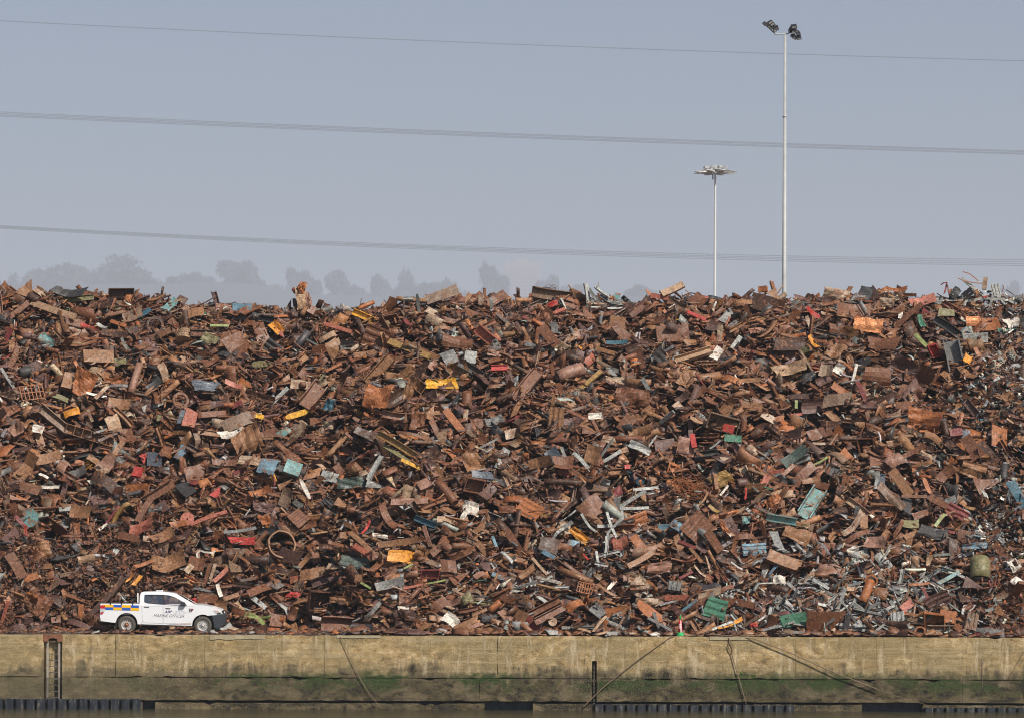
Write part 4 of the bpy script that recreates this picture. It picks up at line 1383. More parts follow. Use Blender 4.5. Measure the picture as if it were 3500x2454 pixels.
# ---- labels that say which one
def where(x, y, n=2):
    d = sorted(((math.hypot(x - a, (y - b)), a, b, nm) for a, b, nm in LM if abs(x - a) + abs(y - b) > 1))[:n]
    out = []
    for dist, a, b, nm in d:
        dx, dy = x - a, y - b
        h = 'right of' if dx > 0 else 'left of'; v = 'above' if dy < 0 else 'below'
        if abs(dx) > 2.2 * abs(dy): w = h
        elif abs(dy) > 2.2 * abs(dx): w = v
        else: w = v + ' and ' + ('right of' if dx > 0 else 'left of')
        out.append((w, nm))
    return out
seen = {}
def unique(lab):
    return lab not in seen
for o, k, ck, x, y, L, Wd, a, ref in placed:
    nm, cat, noun = KINDS[k]; cname = PAL[ck][0]
    if ref == 'OFF': cat = 'metal bar'; noun = 'offcut bar'
    if ref and ref != 'OFF':
        w, n1 = where(x, y, 1)[0]
        lab = ref + ', ' + w + ' the ' + n1
        if len(lab.split()) > 16: lab = ref + ' in the scrap heap'
        grp = None
    else:
        (w1, n1), (w2, n2) = where(x, y, 2)
        size = 'large' if L * Wd > 3600 else ('small' if L * Wd < 1300 else 'medium')
        size2 = 'long' if L > 85 else ('short' if L < 55 else 'mid length')
        tilt = 'upright' if abs(a) > 60 else ('rising to the right' if a > 14 else ('falling to the right' if a < -14 else 'lying level'))
        sz = size2 if k in 'ubatisn' else size
        cands = [f'{cname} {noun} {w1} the {n1}', f'{sz} {cname} {noun} {w1} the {n1}', f'{cname} {noun} {tilt}, {w1} the {n1}', f'{sz} {cname} {noun} {tilt}, {w1} the {n1}', f'{cname} {noun} between the {n1} and the {n2}', f'{sz} {cname} {noun} {w2} the {n2}', f'{cname} {noun} {tilt}, {w2} the {n2}', f'{sz} {cname} {noun} {tilt}, {w2} the {n2}']
        cands = [c for c in cands if len(c.split()) <= 16] or [f'{cname} {noun} {w1} the {n1}']
        lab = next((c for c in cands if unique(c)), None)
        if lab is None: lab = cands[-1]
        grp = 'pale metal offcuts at the foot of the heap' if ref == 'OFF' else 'rusty scrap pieces in the heap'
    seen[lab] = seen.get(lab, 0) + 1
    tag(o, lab[0].lower() + lab[1:], cat, grp)

# special: ribs of the bent girder, red panel of the lamp housing, the stacked wheels, grey wires
def special(name, V, F, px, py, a, n, colk, lab, cat, off=.55, group=None):
    P = hit(px, py); o = put('p', np.array(W(px, py, P[1] - off)), a, n, 1, 1, np.random.RandomState(3), colk, name, (V, F)); tag(o, lab, cat, group); return o
s0 = (150 + 9) / FP
gd = MB(); Lg, Wg = 182 * s0, 34 * s0
gd.box(-Lg / 2, Lg / 2, -Wg / 2, -Wg / 2 + .03, -.2, .05); gd.box(-Lg / 2, Lg / 2, Wg / 2 - .03, Wg / 2, -.2, .05); gd.box(-Lg / 2, Lg / 2, -Wg / 2, Wg / 2, -.23, -.2)
for i in range(7): xx = -Lg / 2 + .02 + i * (Lg - .04) / 6; gd.box(xx - .012, xx + .012, -Wg / 2 + .03, Wg / 2 - .03, -.2, .03)
special('ribbed_girder', gd.V, gd.F, 310, 1488, -17, (.05, -.95, .1), 'tn', 'long brown girder with square ribbed pockets, lower arm of the bent pair', 'girder')
fl = MB()
for i, zz in enumerate((-.28, -.14, .02, .16)):
    fl.lathe([(.18, zz - .05), (.40 - .03 * i, zz - .05), (.42 - .03 * i, zz), (.40 - .03 * i, zz + .05), (.18, zz + .05)], 22, 'y')
    for j in range(18): q = j / 18 * 6.283; fl.box(.36 * math.cos(q) - .02, .36 * math.cos(q) + .02, zz + .05, zz + .075, .36 * math.sin(q) - .02, .36 * math.sin(q) + .02)
special('stacked_wheels', fl.V, fl.F, 632, 1145, -6, (0.05, -.85, .5), 'wd', 'stack of pale rusty flanged wheels below the left crest', 'wheels', .7)
lens = MB().box(-.26, .26, -.17, .17, -.02, .02)
sp_ = special('red_lamp_panel', lens.V, lens.F, 2490, 1463, -14, (.05, -1, -.15), 'rd', 'red lamp glass lying in the grey lamp housing', 'lamp glass', .72)
def bentbar(pts, w, colk, lab, cat='metal bar', name='bent_bar', t=.03):
    cx = sum(p[0] for p in pts) / len(pts); cy = sum(p[1] for p in pts) / len(pts); P = hit(cx, cy); s = (P[1] + D) / FP
    V, F = polybar([((x - cx) * s, -(y - cy) * s, rng.uniform(-.05, .05)) for x, y in pts], w * s, t)
    return special(name, V, F, cx, cy, 0, (0, -1, .02), colk, lab, cat, .62)
bentbar([(736, 1880), (728, 1888), (700, 1886), (684, 1880), (672, 1892), (676, 1912), (674, 1930), (682, 1946), (690, 1962)], 6, 'wh', 'thin white ribbon bent in a hook below the long salmon rail', name='bent_ribbon')
bentbar([(2125, 1738), (2128, 1772), (2108, 1788), (2078, 1820), (2074, 1862), (2072, 1912)], 9, 'pg', 'pale grey bar bent twice, hanging under the level pale grey arm')
bentbar([(1280, 1555), (1296, 1550), (1308, 1570)], 6, 'wh', 'short white bent strip above the pale grey angle bar')
bentbar([(3292, 1062), (3302, 1030), (3358, 1022), (3440, 1024), (3475, 1040)], 9, 'pg', 'pale grey bar bent at its left end under the grey tangle')
for kk, (pts, lab) in enumerate((([(3290, 930), (3312, 936), (3330, 948), (3344, 962)], 'upper thin brown wire above the grey tangle at right'), ([(3275, 952), (3300, 962), (3330, 968), (3360, 970)], 'lower thin brown wire above the grey tangle at right'), ([(3425, 1000), (3430, 985), (3427, 975)], 'short curled wire right of the grey tangle'))):
    bentbar(pts, 3, 'or', lab, 'wire', 'loose_wire', .02)
bentbar([(3242, 1005), (3240, 980), (3234, 968), (3225, 968), (3216, 975)], 4, 'ma', 'hooked dark red wire sticking up left of the grey tangle', 'wire', 'loose_wire')
bentbar([(15, 985), (14, 960)], 3, 'or', 'thin upright wire at the far left of the crest', 'wire', 'loose_wire')
bentbar([(297, 1010), (305, 996), (318, 1008)], 3, 'br', 'little arched wire between the charcoal sheet and the dark box', 'wire', 'loose_wire')
# the twisted orange lump that stands above the crest
for (k, ck, x, y, L, Wd, a, lab) in (('z', 'or', 1033, 982, 36, 26, 70, 'twisted orange lump standing highest above the crest'), ('c', 'wd', 1030, 1020, 66, 30, -80, 'pale tan sheet forming the body under the orange lump'),
        ('z', 'pk', 1052, 1025, 48, 22, -75, 'pinkish crushed lump right of the tan sheet under the orange lump'), ('p', 'dk', 1010, 1048, 60, 18, 86, 'dark post left below the orange lump'),
        ('q', 'pk', 1062, 1056, 34, 26, -30, 'pinkish block right below the orange lump'), ('z', 'ma', 1008, 994, 16, 18, 60, 'small maroon knob sticking out left of the orange lump'), ('t', 'tn', 1040, 1060, 40, 16, 65, 'short tan tube below the orange lump')):
    P = np.array(W(x, y, YC - .8 + rng.uniform(-.15, .1))); s = (P[1] + D) / FP
    o = put(k, P, a, (.3, -1, .2), L * s * 1.1, Wd * s * 1.1, np.random.RandomState(int(x)), ck); tag(o, lab, KINDS[k][1])
p_ = W(1878, 990, YC); V, F = tangle(.9, .5, np.random.RandomState(4), 12, .006)
o = put('w', np.array(p_), 0, (0, -1, .2), 1, 1, np.random.RandomState(1), 'dk', None, (V, F)); tag(o, 'faint fine wire tangle behind the dull grey slab on the crest', 'wire')

# ---- everything smaller: masses nobody could count
def batch(protos, x, y, off, ang, nrm, sx, sy, cols, mets, pick):
    VV = []; LI = []; LT = []; CC = []; MM = []; base = 0
    P0 = [(np.array(V, float), np.concatenate([np.array(f) for f in F]), np.array([len(f) for f in F])) for V, F in protos]
    z = hgt(x, y); hn = hnormal(x, y)
    for i in range(len(x)):
        V, li, lt = P0[pick[i]]
        d, e, n = frame(ang[i], nrm[i])
        p = np.array((x[i], y[i], z[i])) + hn[i] * off[i]
        Vw = V * np.array((sx[i], sy[i], min(sx[i], sy[i]))) @ np.array((d, e, n)) + p
        VV.append(Vw); LI.append(li + base); LT.append(lt); base += len(V)
        CC.append(np.tile(cols[i], (len(V), 1))); MM.append(np.full(len(V), mets[i]))
    return np.concatenate(VV), np.concatenate(LI), np.concatenate(LT), np.concatenate(CC), np.concatenate(MM)
def fastmesh(name, data, mat=None):
    V, LI, LT, C_, M_ = data
    V[:, 2] = np.maximum(V[:, 2], -.0); V[:, 1] = np.maximum(V[:, 1], .30)
    me = bpy.data.meshes.new(name); me.vertices.add(len(V)); me.vertices.foreach_set('co', V.astype(np.float32).ravel())
    me.loops.add(len(LI)); me.loops.foreach_set('vertex_index', LI.astype(np.int32))
    me.polygons.add(len(LT)); me.polygons.foreach_set('loop_start', (np.cumsum(LT) - LT).astype(np.int32))
    me.update(calc_edges=True); me.validate()
    set_cols(me, C_, M_); me.materials.append(mat or M_SCRAP)
    o = bpy.data.objects.new(name, me); COL.objects.link(o); return o
def scatter(name, label, n, kinds, wts, szr, xr, tr, cw, offr, seed, cond=None, flat=.35, nz=.35, angs=32):
    r = np.random.RandomState(seed); protos = []
    kk = []
    for k in kinds:
        for _ in range(7):
            Wp = {'p': .46, 'f': .5, 'c': .55, 'v': .42, 's': .22, 'b': .13, 'a': .14, 'u': .2, 'n': .05, 't': .25, 'k': .6, 'q': .6}[k]
            if k == 'p': VF = grid_piece(1, Wp, .03, 2, 1, r, bend=r.uniform(-.1, .1), jag=.1)
            elif k == 'f': VF = grid_piece(1, Wp, .03, 3, 2, r, fold=r.uniform(-.8, .8), bend2=r.uniform(-.3, .3), jag=.09)
            elif k == 'c': VF = grid_piece(1, Wp, .03, 5, 4, r, fold=r.uniform(-.7, .7), bend2=r.uniform(-.5, .5), crum=.09, jag=.13)
            elif k == 'v': VF = grid_piece(1, Wp, .03, 3, 1, r, bend=.1, jag=.05, fn=lambda x, y: (x, y * (.55 - x)))
            elif k == 's': VF = grid_piece(1, Wp, .03, 5, 1, r, bend=r.uniform(-.4, .4), jag=.05)
            elif k == 'n': VF = pipe(1, .022, 5, r, bend=r.uniform(-.3, .3), thick=.008, ns=4)
            elif k == 't': VF = pipe(1, .12, 9, r, thick=.03, ns=1)
            else: VF = shape(k, 1, Wp, r)
            protos.append(VF); kk.append(k)
    wk = np.array(wts, float) / sum(wts)
    x = r.uniform(xr[0], xr[1], n); t = r.uniform(0, 1, n) ** 1.0
    y = toe(x) + (YC - toe(x)) * (tr[0] + (tr[1] - tr[0]) * t)
    if cond is not None:
        m_ = cond(x, y, r); x, y = x[m_], y[m_]
    n = len(x)
    pick = r.choice(len(kinds), n, p=wk) * 7 + r.randint(0, 7, n)
    ck, cwt = zip(*cw); ci = r.choice(len(ck), n, p=np.array(cwt) / sum(cwt))
    base = np.array([(*PAL[c][1], PAL[c][2]) for c in ck]); cols = base[ci].copy(); cols[:, :3] *= r.uniform(.7, 1.35, (n, 1)) * r.uniform(.93, 1.07, (n, 3))
    mets = np.array([PAL[c][3] for c in ck])[ci]
    q = r.uniform(0, 1, n); sz = szr[0] + (szr[1] - szr[0]) * q ** 1.8
    sy = sz * r.uniform(.55, 1.3, n)
    ang = np.where(r.rand(n) < .72, r.normal(0, angs, n), r.uniform(-90, 90, n))
    mode = r.rand(n); nrm = np.stack([r.normal(.03, .5, n), np.full(n, -1.0), r.normal(nz, .55, n)], -1)
    up = mode < flat; nrm[up] = np.stack([r.normal(0, .3, up.sum()), np.full(up.sum(), -.45), np.full(up.sum(), 1.0)], -1)
    off = r.uniform(offr[0], offr[1], n) + .14 * np.sin(x * 2.3 + 1.7 * np.sin(y * 1.9)) * np.sin(y * 2.1 + x)
    o = fastmesh(name, batch(protos, x, y, off, ang, nrm, sz, sy, cols, mets, pick))
    tag(o, label, kind='stuff'); return o
RUSTY = [('dk', 24), ('br', 36), ('tn', 17), ('or', 3), ('pu', 8), ('gt', 5), ('wd', 2), ('gr', 2.5), ('ch', 5), ('pg', 1.6), ('cr', 1.4), ('pk', .8), ('sa', .3), ('wh', .35), ('ma', .5), ('bl', .05), ('tl', .06), ('rd', .05), ('ye', .03), ('lm', .03), ('gn', .04)]
RUSTP = [c for c in RUSTY if c[0] not in ('bl', 'tl', 'rd', 'ye', 'lm', 'gn', 'sa', 'wh')]
notruck = lambda x, y, r: ~((x > -18.5) & (x < -11.6) & (y < 5.2))
shred = lambda x, y: (x / (y + D) * FP + 1750) > 3350 + 60 * np.sin(y * .9) + 0 * y
scatter('loose_plates', 'countless smaller rusty plates and sheets filling the heap', 18000, 'pfcv', (4, 5, 4, 3), (.32, 1.15), (-44, 44), (0, 1.12), RUSTP, (-.75, .18), 21, lambda x, y, r: notruck(x, y, r) & ~(shred(x, y) & (r.rand(len(x)) < .75)))
scatter('loose_bars', 'countless smaller rusty bars, strips and rods through the heap', 15500, 'sbaunt', (6, 3, 4, 4, 3, .5), (.4, 1.6), (-44, 44), (0, 1.12), RUSTY, (-.55, .32), 22, lambda x, y, r: notruck(x, y, r) & ~(shred(x, y) & (r.rand(len(x)) < .75)))
scatter('loose_chips', 'small rusty chips and flakes between the larger scrap', 20000, 'pvsnb', (2, 4, 6, 3, 4), (.14, .6), (-34, 34), (0, 1.08), RUSTY + [('wh', 1.5), ('pg', 3), ('cr', 2)], (-.2, .30), 23, notruck)
SHR = [('ch', 14), ('gr', 18), ('pg', 12), ('wh', 5), ('dk', 20), ('br', 9), ('cr', 4), ('sb', 3), ('rd', .4), ('bl', .5), ('tn', 4)]
scatter('shredded_metal', 'grey shredded fine metal covering the right end of the heap', 20000, 'csnvp', (6, 4, 3, 2, 2), (.10, .42), (18, 44), (0.02, 1.0), SHR, (-.1, .62), 24, lambda x, y, r: shred(x, y) & (hgt(x, y) > 2.6), angs=60)
scatter('grey_offcuts', 'grey aluminium offcuts piled at the right foot of the heap', 1000, 'abus', (4, 4, 2, 3), (.3, .95), (9, 21), (.0, .22), [('pg', 8), ('gr', 10), ('ch', 4), ('cr', 1.5), ('br', 5), ('wh', 1), ('bl', .3)], (-.15, .38), 25, angs=55)
scatter('pale_offcuts', 'pale metal offcuts strewn over the lower middle of the heap', 160, 'abus', (4, 4, 2, 3), (.3, .9), (-4, 10), (.0, .34), [('pg', 8), ('gr', 8), ('cr', 2), ('wh', 1.5)], (-.1, .36), 26, angs=50)
scatter('metal_swarf', 'matted reddish brown metal swarf at the bottom right corner of the heap', 16000, 'ns', (5, 2), (.10, .36), (20.3, 40), (.0, .2), [('br', 10), ('or', 2.5), ('dk', 7), ('ma', 1.5)], (-.1, .5), 27, lambda x, y, r: hgt(x, y) < 2.7, angs=70)
scatter('dark_turnings', 'matted dark fine turnings behind the white pickup', 9000, 'nsc', (5, 3, 2), (.10, .4), (-24, -15.5), (.0, .26), [('dk', 10), ('br', 5), ('ch', 2)], (-.1, .36), 28, notruck, angs=60)
# scrap lying on the deck itself
def deck_scrap(name, label, n, seed, x0, x1, y0, y1, smax=.75):
    r = np.random.RandomState(seed); protos = [grid_piece(1, r.uniform(.2, .7), .04, 3, 2, r, fold=r.uniform(-.3, .3), crum=.03, jag=.1) for _ in range(9)]
    x = r.uniform(x0, x1, n); y = r.uniform(y0, y1, n)
    ck, cwt = zip(*RUSTY); ci = r.choice(len(ck), n, p=np.array(cwt) / sum(cwt)); cols = np.array([(*PAL[c][1], PAL[c][2]) for c in ck])[ci]
    nrm = np.stack([r.normal(0, .25, n), r.uniform(-.9, -.2, n), np.full(n, 1.0)], -1); sz = r.uniform(.12, smax, n)
    P0 = [(np.array(V, float), np.concatenate([np.array(f) for f in F]), np.array([len(f) for f in F])) for V, F in protos]
    out = [[], [], [], [], []]; base = 0
    for i in range(n):
        V, li, lt = P0[r.randint(9)]; d, e, nn = frame(r.normal(0, 10), nrm[i])
        Vw = V * np.array((sz[i], sz[i] * .8, sz[i])) @ np.array((d, e, nn)); Vw = Vw + np.array((x[i], y[i], -Vw[:, 2].min() + .005 + abs(r.normal(0, .04))))
        for a, b in zip(out, (Vw, li + base, lt, np.tile(cols[i], (len(V), 1)), np.zeros(len(V)))): a.append(b)
        base += len(V)
    tag(fastmesh(name, [np.concatenate(a) for a in out]), label, kind='stuff')
deck_scrap('deck_debris', 'flattened rusty bits strewn on the deck under and beside the pickup', 900, 31, -34, -6, 4.9, 6.6)
deck_scrap('quay_debris', 'flattened rusty bits around the pickup wheels on the quay', 700, 33, -34, -7, .5, 4.8, .38)
deck_scrap('edge_debris', 'flattened rusty bits along the quay edge below the heap', 1300, 32, -7, 34, .35, 2.2)
# ------------------------------------------------------------------ pickup
TP = W(341, 2168, 2.75); truck = empty('pickup_truck', (TP.x, 2.75, 0.0)); tag(truck, 'white double cab pickup with blue and yellow checks parked on the quay edge', 'pickup truck')
tx = lambda zx: (zx - 260) / 336.3
tz = lambda zy: (884 - zy) / 336.3
tp = lambda L: [(tx(a), tz(b)) for a, b in L]
M_PAINT = plain('white_paint', (.80, .81, .82), .28, 0, .02, 1.5, .5, .6)
M_DIRT = plain('dirty_white_paint', (.55, .5, .44), .6, 0, .2, 8)
M_BLK = plain('black_trim', (.015, .015, .017), .55); M_UND = plain('underbody', (.02, .018, .016), .9)
M_GREYP = plain('dark_grey_plastic', (.04, .045, .055), .5, 0, .1, 10)
M_TYRE = plain('dusty_tyre', (.085, .078, .065), .9, 0, .15, 12); M_RIM = plain('silver_steel_rim', (.55, .53, .50), .4, .3, .15, 20); M_RUSTH = plain('rusty_hub', (.30, .13, .07), .7)
M_CHY = plain('yellow_check', (.88, .50, .01), .4, 0, .03); M_CHB = plain('blue_check', (.015, .11, .48), .4, 0, .03); M_CHO = plain('orange_edge', (.80, .30, .10), .4, 0, .03)
M_REDL = plain('red_lens', (.5, .02, .03), .2, 0, .1, 20); M_CLRL = plain('clear_lens', (.6, .6, .6), .15, .2, .1, 20)
M_SEAT = plain('grey_seat_fabric', (.16, .15, .14), .9)
def glass_mat():
    mt, t, p = nodes('tinted_car_glass'); out = t.nodes['Material Output']
    tr = N(t, 'ShaderNodeBsdfTransparent'); tr.inputs[0].default_value = (.95, .99, .97, 1)
    gl = N(t, 'ShaderNodeBsdfGlossy'); gl.inputs['Roughness'].default_value = .04; gl.inputs[0].default_value = (.9, .95, 1, 1)
    fr = N(t, 'ShaderNodeFresnel'); fr.inputs[0].default_value = 1.6
    mx = N(t, 'ShaderNodeMixShader'); t.links.new(math_(t, 'MULTIPLY_ADD', fr.outputs[0], 1.0, .07), mx.inputs[0]); t.links.new(tr.outputs[0], mx.inputs[1]); t.links.new(gl.outputs[0], mx.inputs[2])
    t.links.new(mx.outputs[0], out.inputs[0]); return mt
M_GLASS = glass_mat()
WID = 1.85; BELT = tz(455)
def inset(z): return max(0, z - BELT) * .30
def near(x, y, z):
    return (x, y + inset(z), z)
def far(x, y, z): a = near(x, y, z); return (a[0], WID - a[1], a[2])
def arcp(cx, cy, r, a0, a1, n=16):
    return [(cx + r * math.cos(R(a0 + (a1 - a0) * i / n)), cy - r * math.sin(R(a0 + (a1 - a0) * i / n))) for i in range(n + 1)]
# lower body side (zoom pixels), clockwise from rear top
side = [(268, 441), (828, 441), (832, 452), (1000, 452), (1630, 456), (1760, 466), (1880, 486), (1960, 508), (2005, 530), (2024, 548), (2030, 575), (1990, 606), (1880, 612)] \
     + arcp(1752, 752, 152, 62, 176, 14) + [(1596, 768), (862, 746), (806, 742)] + arcp(648, 738, 158, 4, 172, 16) + [(470, 724), (276, 700), (262, 640), (262, 560), (266, 480)]
rear_side = [p for p in side if p[0] <= 862]
body = MB()
for mp in (near, far): body.slab([tp(side)], 0, .07, mp)
# bonnet and scuttle as a crowned strip
hp = [(1600, 458), (1640, 452), (1760, 464), (1880, 485), (1960, 507), (2005, 530), (2024, 548)]
V = []; F = []
for a, b in hp:
    x, z = tx(a), tz(b); fi = .0
    for q in range(9):
        w = q / 8; V.append((x + .05 * math.sin(math.pi * w) * (1 if a > 1990 else 0), fi + .01 + (WID - .02 - 2 * fi) * w, z + .05 * math.sin(math.pi * w)))
for i in range(len(hp) - 1):
    for q in range(8): F.append((i * 9 + q, i * 9 + q + 1, (i + 1) * 9 + q + 1, (i + 1) * 9 + q))
body.add(V, F)
body.box(tx(275), tx(835), .07, WID - .07, tz(600), tz(590)).box(tx(822), tx(834), .07, WID - .07, tz(590), tz(450))
body.box(tx(1700), tx(1712), .1, WID - .1, tz(740), tz(470))
body.box(tx(840), tx(1600), .075, WID - .075, tz(752), tz(742))
bo = body.build('body', M_PAINT, truck, bevel=.008)
MB().box(tx(263), tx(276), .05, WID - .05, tz(690), tz(443)).build('tailgate', M_PAINT, truck, bevel=.01)
# cab
cab_out = [(834, 453), (836, 400), (842, 310), (850, 286), (880, 273), (1040, 269), (1160, 272), (1250, 279), (1370, 300), (1480, 365), (1600, 432), (1634, 453)]
win = [(905, 330), (914, 317), (1040, 315), (1150, 317), (1250, 324), (1335, 348), (1420, 392), (1480, 428), (1505, 442), (1520, 472), (1500, 474), (1300, 462), (1100, 449), (960, 438), (912, 424), (905, 410)]
win_c = [(x, min(y, 451)) if False else (x, y) for x, y in win]
# window drops below the belt: keep the opening above 452 by building cab side down to 480
cab_out2 = [(834, 480)] + cab_out[1:-1] + [(1634, 453), (1640, 480)]
side_cut = MB()
cab = MB()
for mp in (near, far): cab.slab([tp(cab_out2), tp(win[::-1])], -.004, .05, mp)
V = []; F = []; rp = cab_out[3:9]
roofp = [(850, 286), (880, 273), (960, 270), (1040, 269), (1160, 272), (1250, 279), (1330, 292), (1370, 300)]
for a, b in roofp:
    x, z = tx(a), tz(b)
    for q in range(9):
        w = q / 8; iy = inset(z) + .0; V.append((x, iy + (WID - 2 * iy) * w, z + .03 * math.sin(math.pi * w) - .002))
for i in range(len(roofp) - 1):
    for q in range(8): F.append((i * 9 + q, i * 9 + q + 1, (i + 1) * 9 + q + 1, (i + 1) * 9 + q))
cab.add(V, F)
co = cab.build('cab', M_PAINT, truck, bevel=.005)
def crossstrip(pts, nme, mat, t=.012, ins=.02, parent=truck):
    V = []; F = []
    for a, b in pts:
        x, z = tx(a), tz(b); iy = inset(z) + ins
        V += [(x, iy, z), (x, WID - iy, z), (x - t, iy, z - t), (x - t, WID - iy, z - t)]
    for i in range(len(pts) - 1):
        k = i * 4; F += [(k, k + 1, k + 5, k + 4), (k + 3, k + 2, k + 6, k + 7), (k, k + 4, k + 6, k + 2), (k + 1, k + 3, k + 7, k + 5)]
    F += [(0, 2, 3, 1), tuple(len(V) - 4 + q for q in (0, 1, 3, 2))]
    return MB().add(V, F).build(nme, mat, parent)
crossstrip([(1376, 304), (1500, 378), (1626, 450)], 'windscreen', M_GLASS, .006, .05)
crossstrip([(836, 440), (848, 292)], 'rear_window', M_GLASS, .006, .15)
for mp, nm in ((near, 'side_window'), (far, 'side_window')):
    gl = MB().slab([tp(win)], .022, .028, mp).build(nm, M_GLASS, truck)
# black window surround, pillar between the windows
sur = MB()
grow = lambda P, k: [((x - 1200) * (1 + k) + 1200, (y - 392) * (1 + k * 4.2) + 392) for x, y in P]
sur.slab([tp(grow(win, .010)), tp(grow(win, -.006)[::-1])], -.012, .01, near)
sur.slab([tp([(1160, 318), (1186, 320), (1190, 455), (1170, 453)])], .004, .02, near).slab([tp([(1434, 402), (1442, 406), (1446, 470), (1436, 470)])], .004, .02, near)
sur.build('window_trim', M_BLK, truck)
# doors with handles
M_SEAM = M_UND
def door(P, hx0, hx1, hy, lab):
    d = MB().slab([tp(P)], -.010, -.0045, near).build('door', M_PAINT, truck, label=lab)
    e = MB().slab([tp([(p[0], p[1]) for p in P]), tp([(cx_ + (x - cx_) * .993, cy_ + (y - cy_) * .988) for cx_, cy_ in [(sum(p[0] for p in P) / len(P), sum(p[1] for p in P) / len(P))] for x, y in P][::-1])], -.0118, -.0105, near).build('door_seam', plain('seam_grey', (.35, .35, .34), .6), d)
    MB().slab([tp([(hx0, hy - 4), (hx1, hy - 1), (hx1, hy + 7), (hx0, hy + 4)])], -.035, -.012, near).build('door_handle', M_BLK, d, bevel=.004)
door([(868, 484), (1172, 484), (1174, 728), (905, 720), (880, 700)], 903, 976, 491, 'rear cab door')
door([(1180, 484), (1540, 484), (1546, 600), (1590, 730), (1182, 732)], 1213, 1287, 511, 'front cab door')
MB().slab([tp([(846, 300), (852, 300), (864, 742), (858, 742)])], -.009, -.0045, near).build('cab_seam', plain('cab_seam_grey', (.22, .22, .22), .6), truck)
# sill, arch liners, chassis
MB().slab([tp([(862, 742), (1596, 764), (1596, 776), (862, 760)])], -.006, .1, near).build('sill', M_UND, truck)
dirt = MB().slab([tp([(1230, 742), (1400, 730), (1580, 716), (1590, 742), (1500, 744)])], -.0135, -.012, near).build('dirt_splash', M_DIRT, truck)
und = MB()
und.box(tx(300), tx(1950), .45, .60, tz(760), tz(700)).box(tx(300), tx(1950), 1.25, 1.40, tz(760), tz(700))
und.box(tx(1000), tx(1600), .3, 1.5, tz(775), tz(756))
und.box(tx(440), tx(860), .12, WID - .12, tz(690), tz(575)).box(tx(1560), tx(1950), .30, WID - .30, tz(700), tz(560))
und.build('chassis', M_UND, truck)
for c in ((648, 738, 158), (1752, 752, 152)):
    P = arcp(*c, -8, 188, 18); Q = arcp(c[0], c[1], c[2] + 6, 188, -8, 18)
    for mp in (near, far): MB().slab([tp(P + Q)], .02, .42, mp).build('wheel_arch_liner', M_UND, truck)
MB().slab([tp([(482, 650), (510, 645), (508, 802), (478, 800)])], .10, .12).build('mud_flap', M_BLK, truck)
MB().box(tx(266), tx(470), .1, WID - .1, tz(728), tz(704)).box(tx(255), tx(290), .25, WID - .25, tz(760), tz(712)).build('rear_step', M_BLK, truck, bevel=.01)
# front bumper
bp = [(1884, 616), (2030, 590), (2048, 600), (2054, 690), (2050, 756), (1996, 792), (1922, 794), (1905, 690)]
fb = MB()
for mp in (near, far): fb.slab([tp(bp)], -.012, .16, mp)
V = []; F = []; pr = [(2030, 590), (2050, 602), (2056, 690), (2052, 756), (1998, 790)]
for a, b in pr:
    x, z = tx(a), tz(b); fi = .0
    for q in range(9): w = q / 8; V.append((x + .05 * math.sin(math.pi * w) - .004, fi + .02 + (WID - .04 - 2 * fi) * w, z))
for i in range(len(pr) - 1):
    for q in range(8): F.append((i * 9 + q, i * 9 + q + 1, (i + 1) * 9 + q + 1, (i + 1) * 9 + q))
fb.add(V, F).build('front_bumper', M_GREYP, truck, bevel=.01)
MB().box(tx(2000), tx(2022), .35, WID - .35, tz(620), tz(560)).build('grille', M_BLK, truck)
for zy in (585, 612): MB().lathe([(.0, -.01), (.035, -.01), (.04, .02), (.0, .02)], 12, 'y', (tx(2028), .27, tz(zy))).build('fog_lamp', M_CLRL, truck)
hl = MB().slab([tp([(1900, 540), (1960, 542), (2020, 560), (2030, 590), (1962, 604), (1930, 575)])], -.012, .05, near).build('headlight', M_CLRL, truck, bevel=.006)
MB().slab([tp([(1925, 538), (1988, 543), (1985, 553), (1940, 549)])], -.016, -.0125, near).build('indicator', M_CHO, hl)
MB().slab([tp([(1960, 575), (2010, 572), (2016, 590), (1966, 598)])], -.016, -.0125, near).build('lamp_bezel', M_BLK, hl)
for mp in (near,):
    tl_ = MB().slab([tp([(264, 470), (336, 472), (336, 518), (262, 516)])], -.016, .05, mp).build('tail_light', M_REDL, truck, bevel=.006)
    MB().slab([tp([(262, 519), (335, 521), (328, 570), (296, 604), (270, 606), (262, 560)])], -.016, .05, mp).build('clear_lens', M_CLRL, tl_, bevel=.006)
    MB().slab([tp([(272, 572), (322, 566), (296, 600), (272, 602)])], -.019, -.0165, mp).build('lower_red_lens', M_REDL, tl_)
# side vent
sv = MB().slab([tp([(1552, 512), (1624, 518), (1590, 562), (1556, 564)])], -.016, -.0115, near).build('side_vent', M_BLK, truck)
MB().slab([tp([(1560, 524), (1586, 526), (1584, 536), (1561, 535)])], -.019, -.0165, near).build('vent_badge', M_CLRL, sv)
MB().slab([tp([(1588, 526), (1614, 522), (1600, 537), (1587, 537)])], -.019, -.0165, near).build('vent_marker', M_REDL, sv)
MB().slab([tp([(1561, 545), (1590, 545), (1582, 556), (1562, 557)])], -.019, -.0165, near).build('vent_badge', M_CLRL, sv)
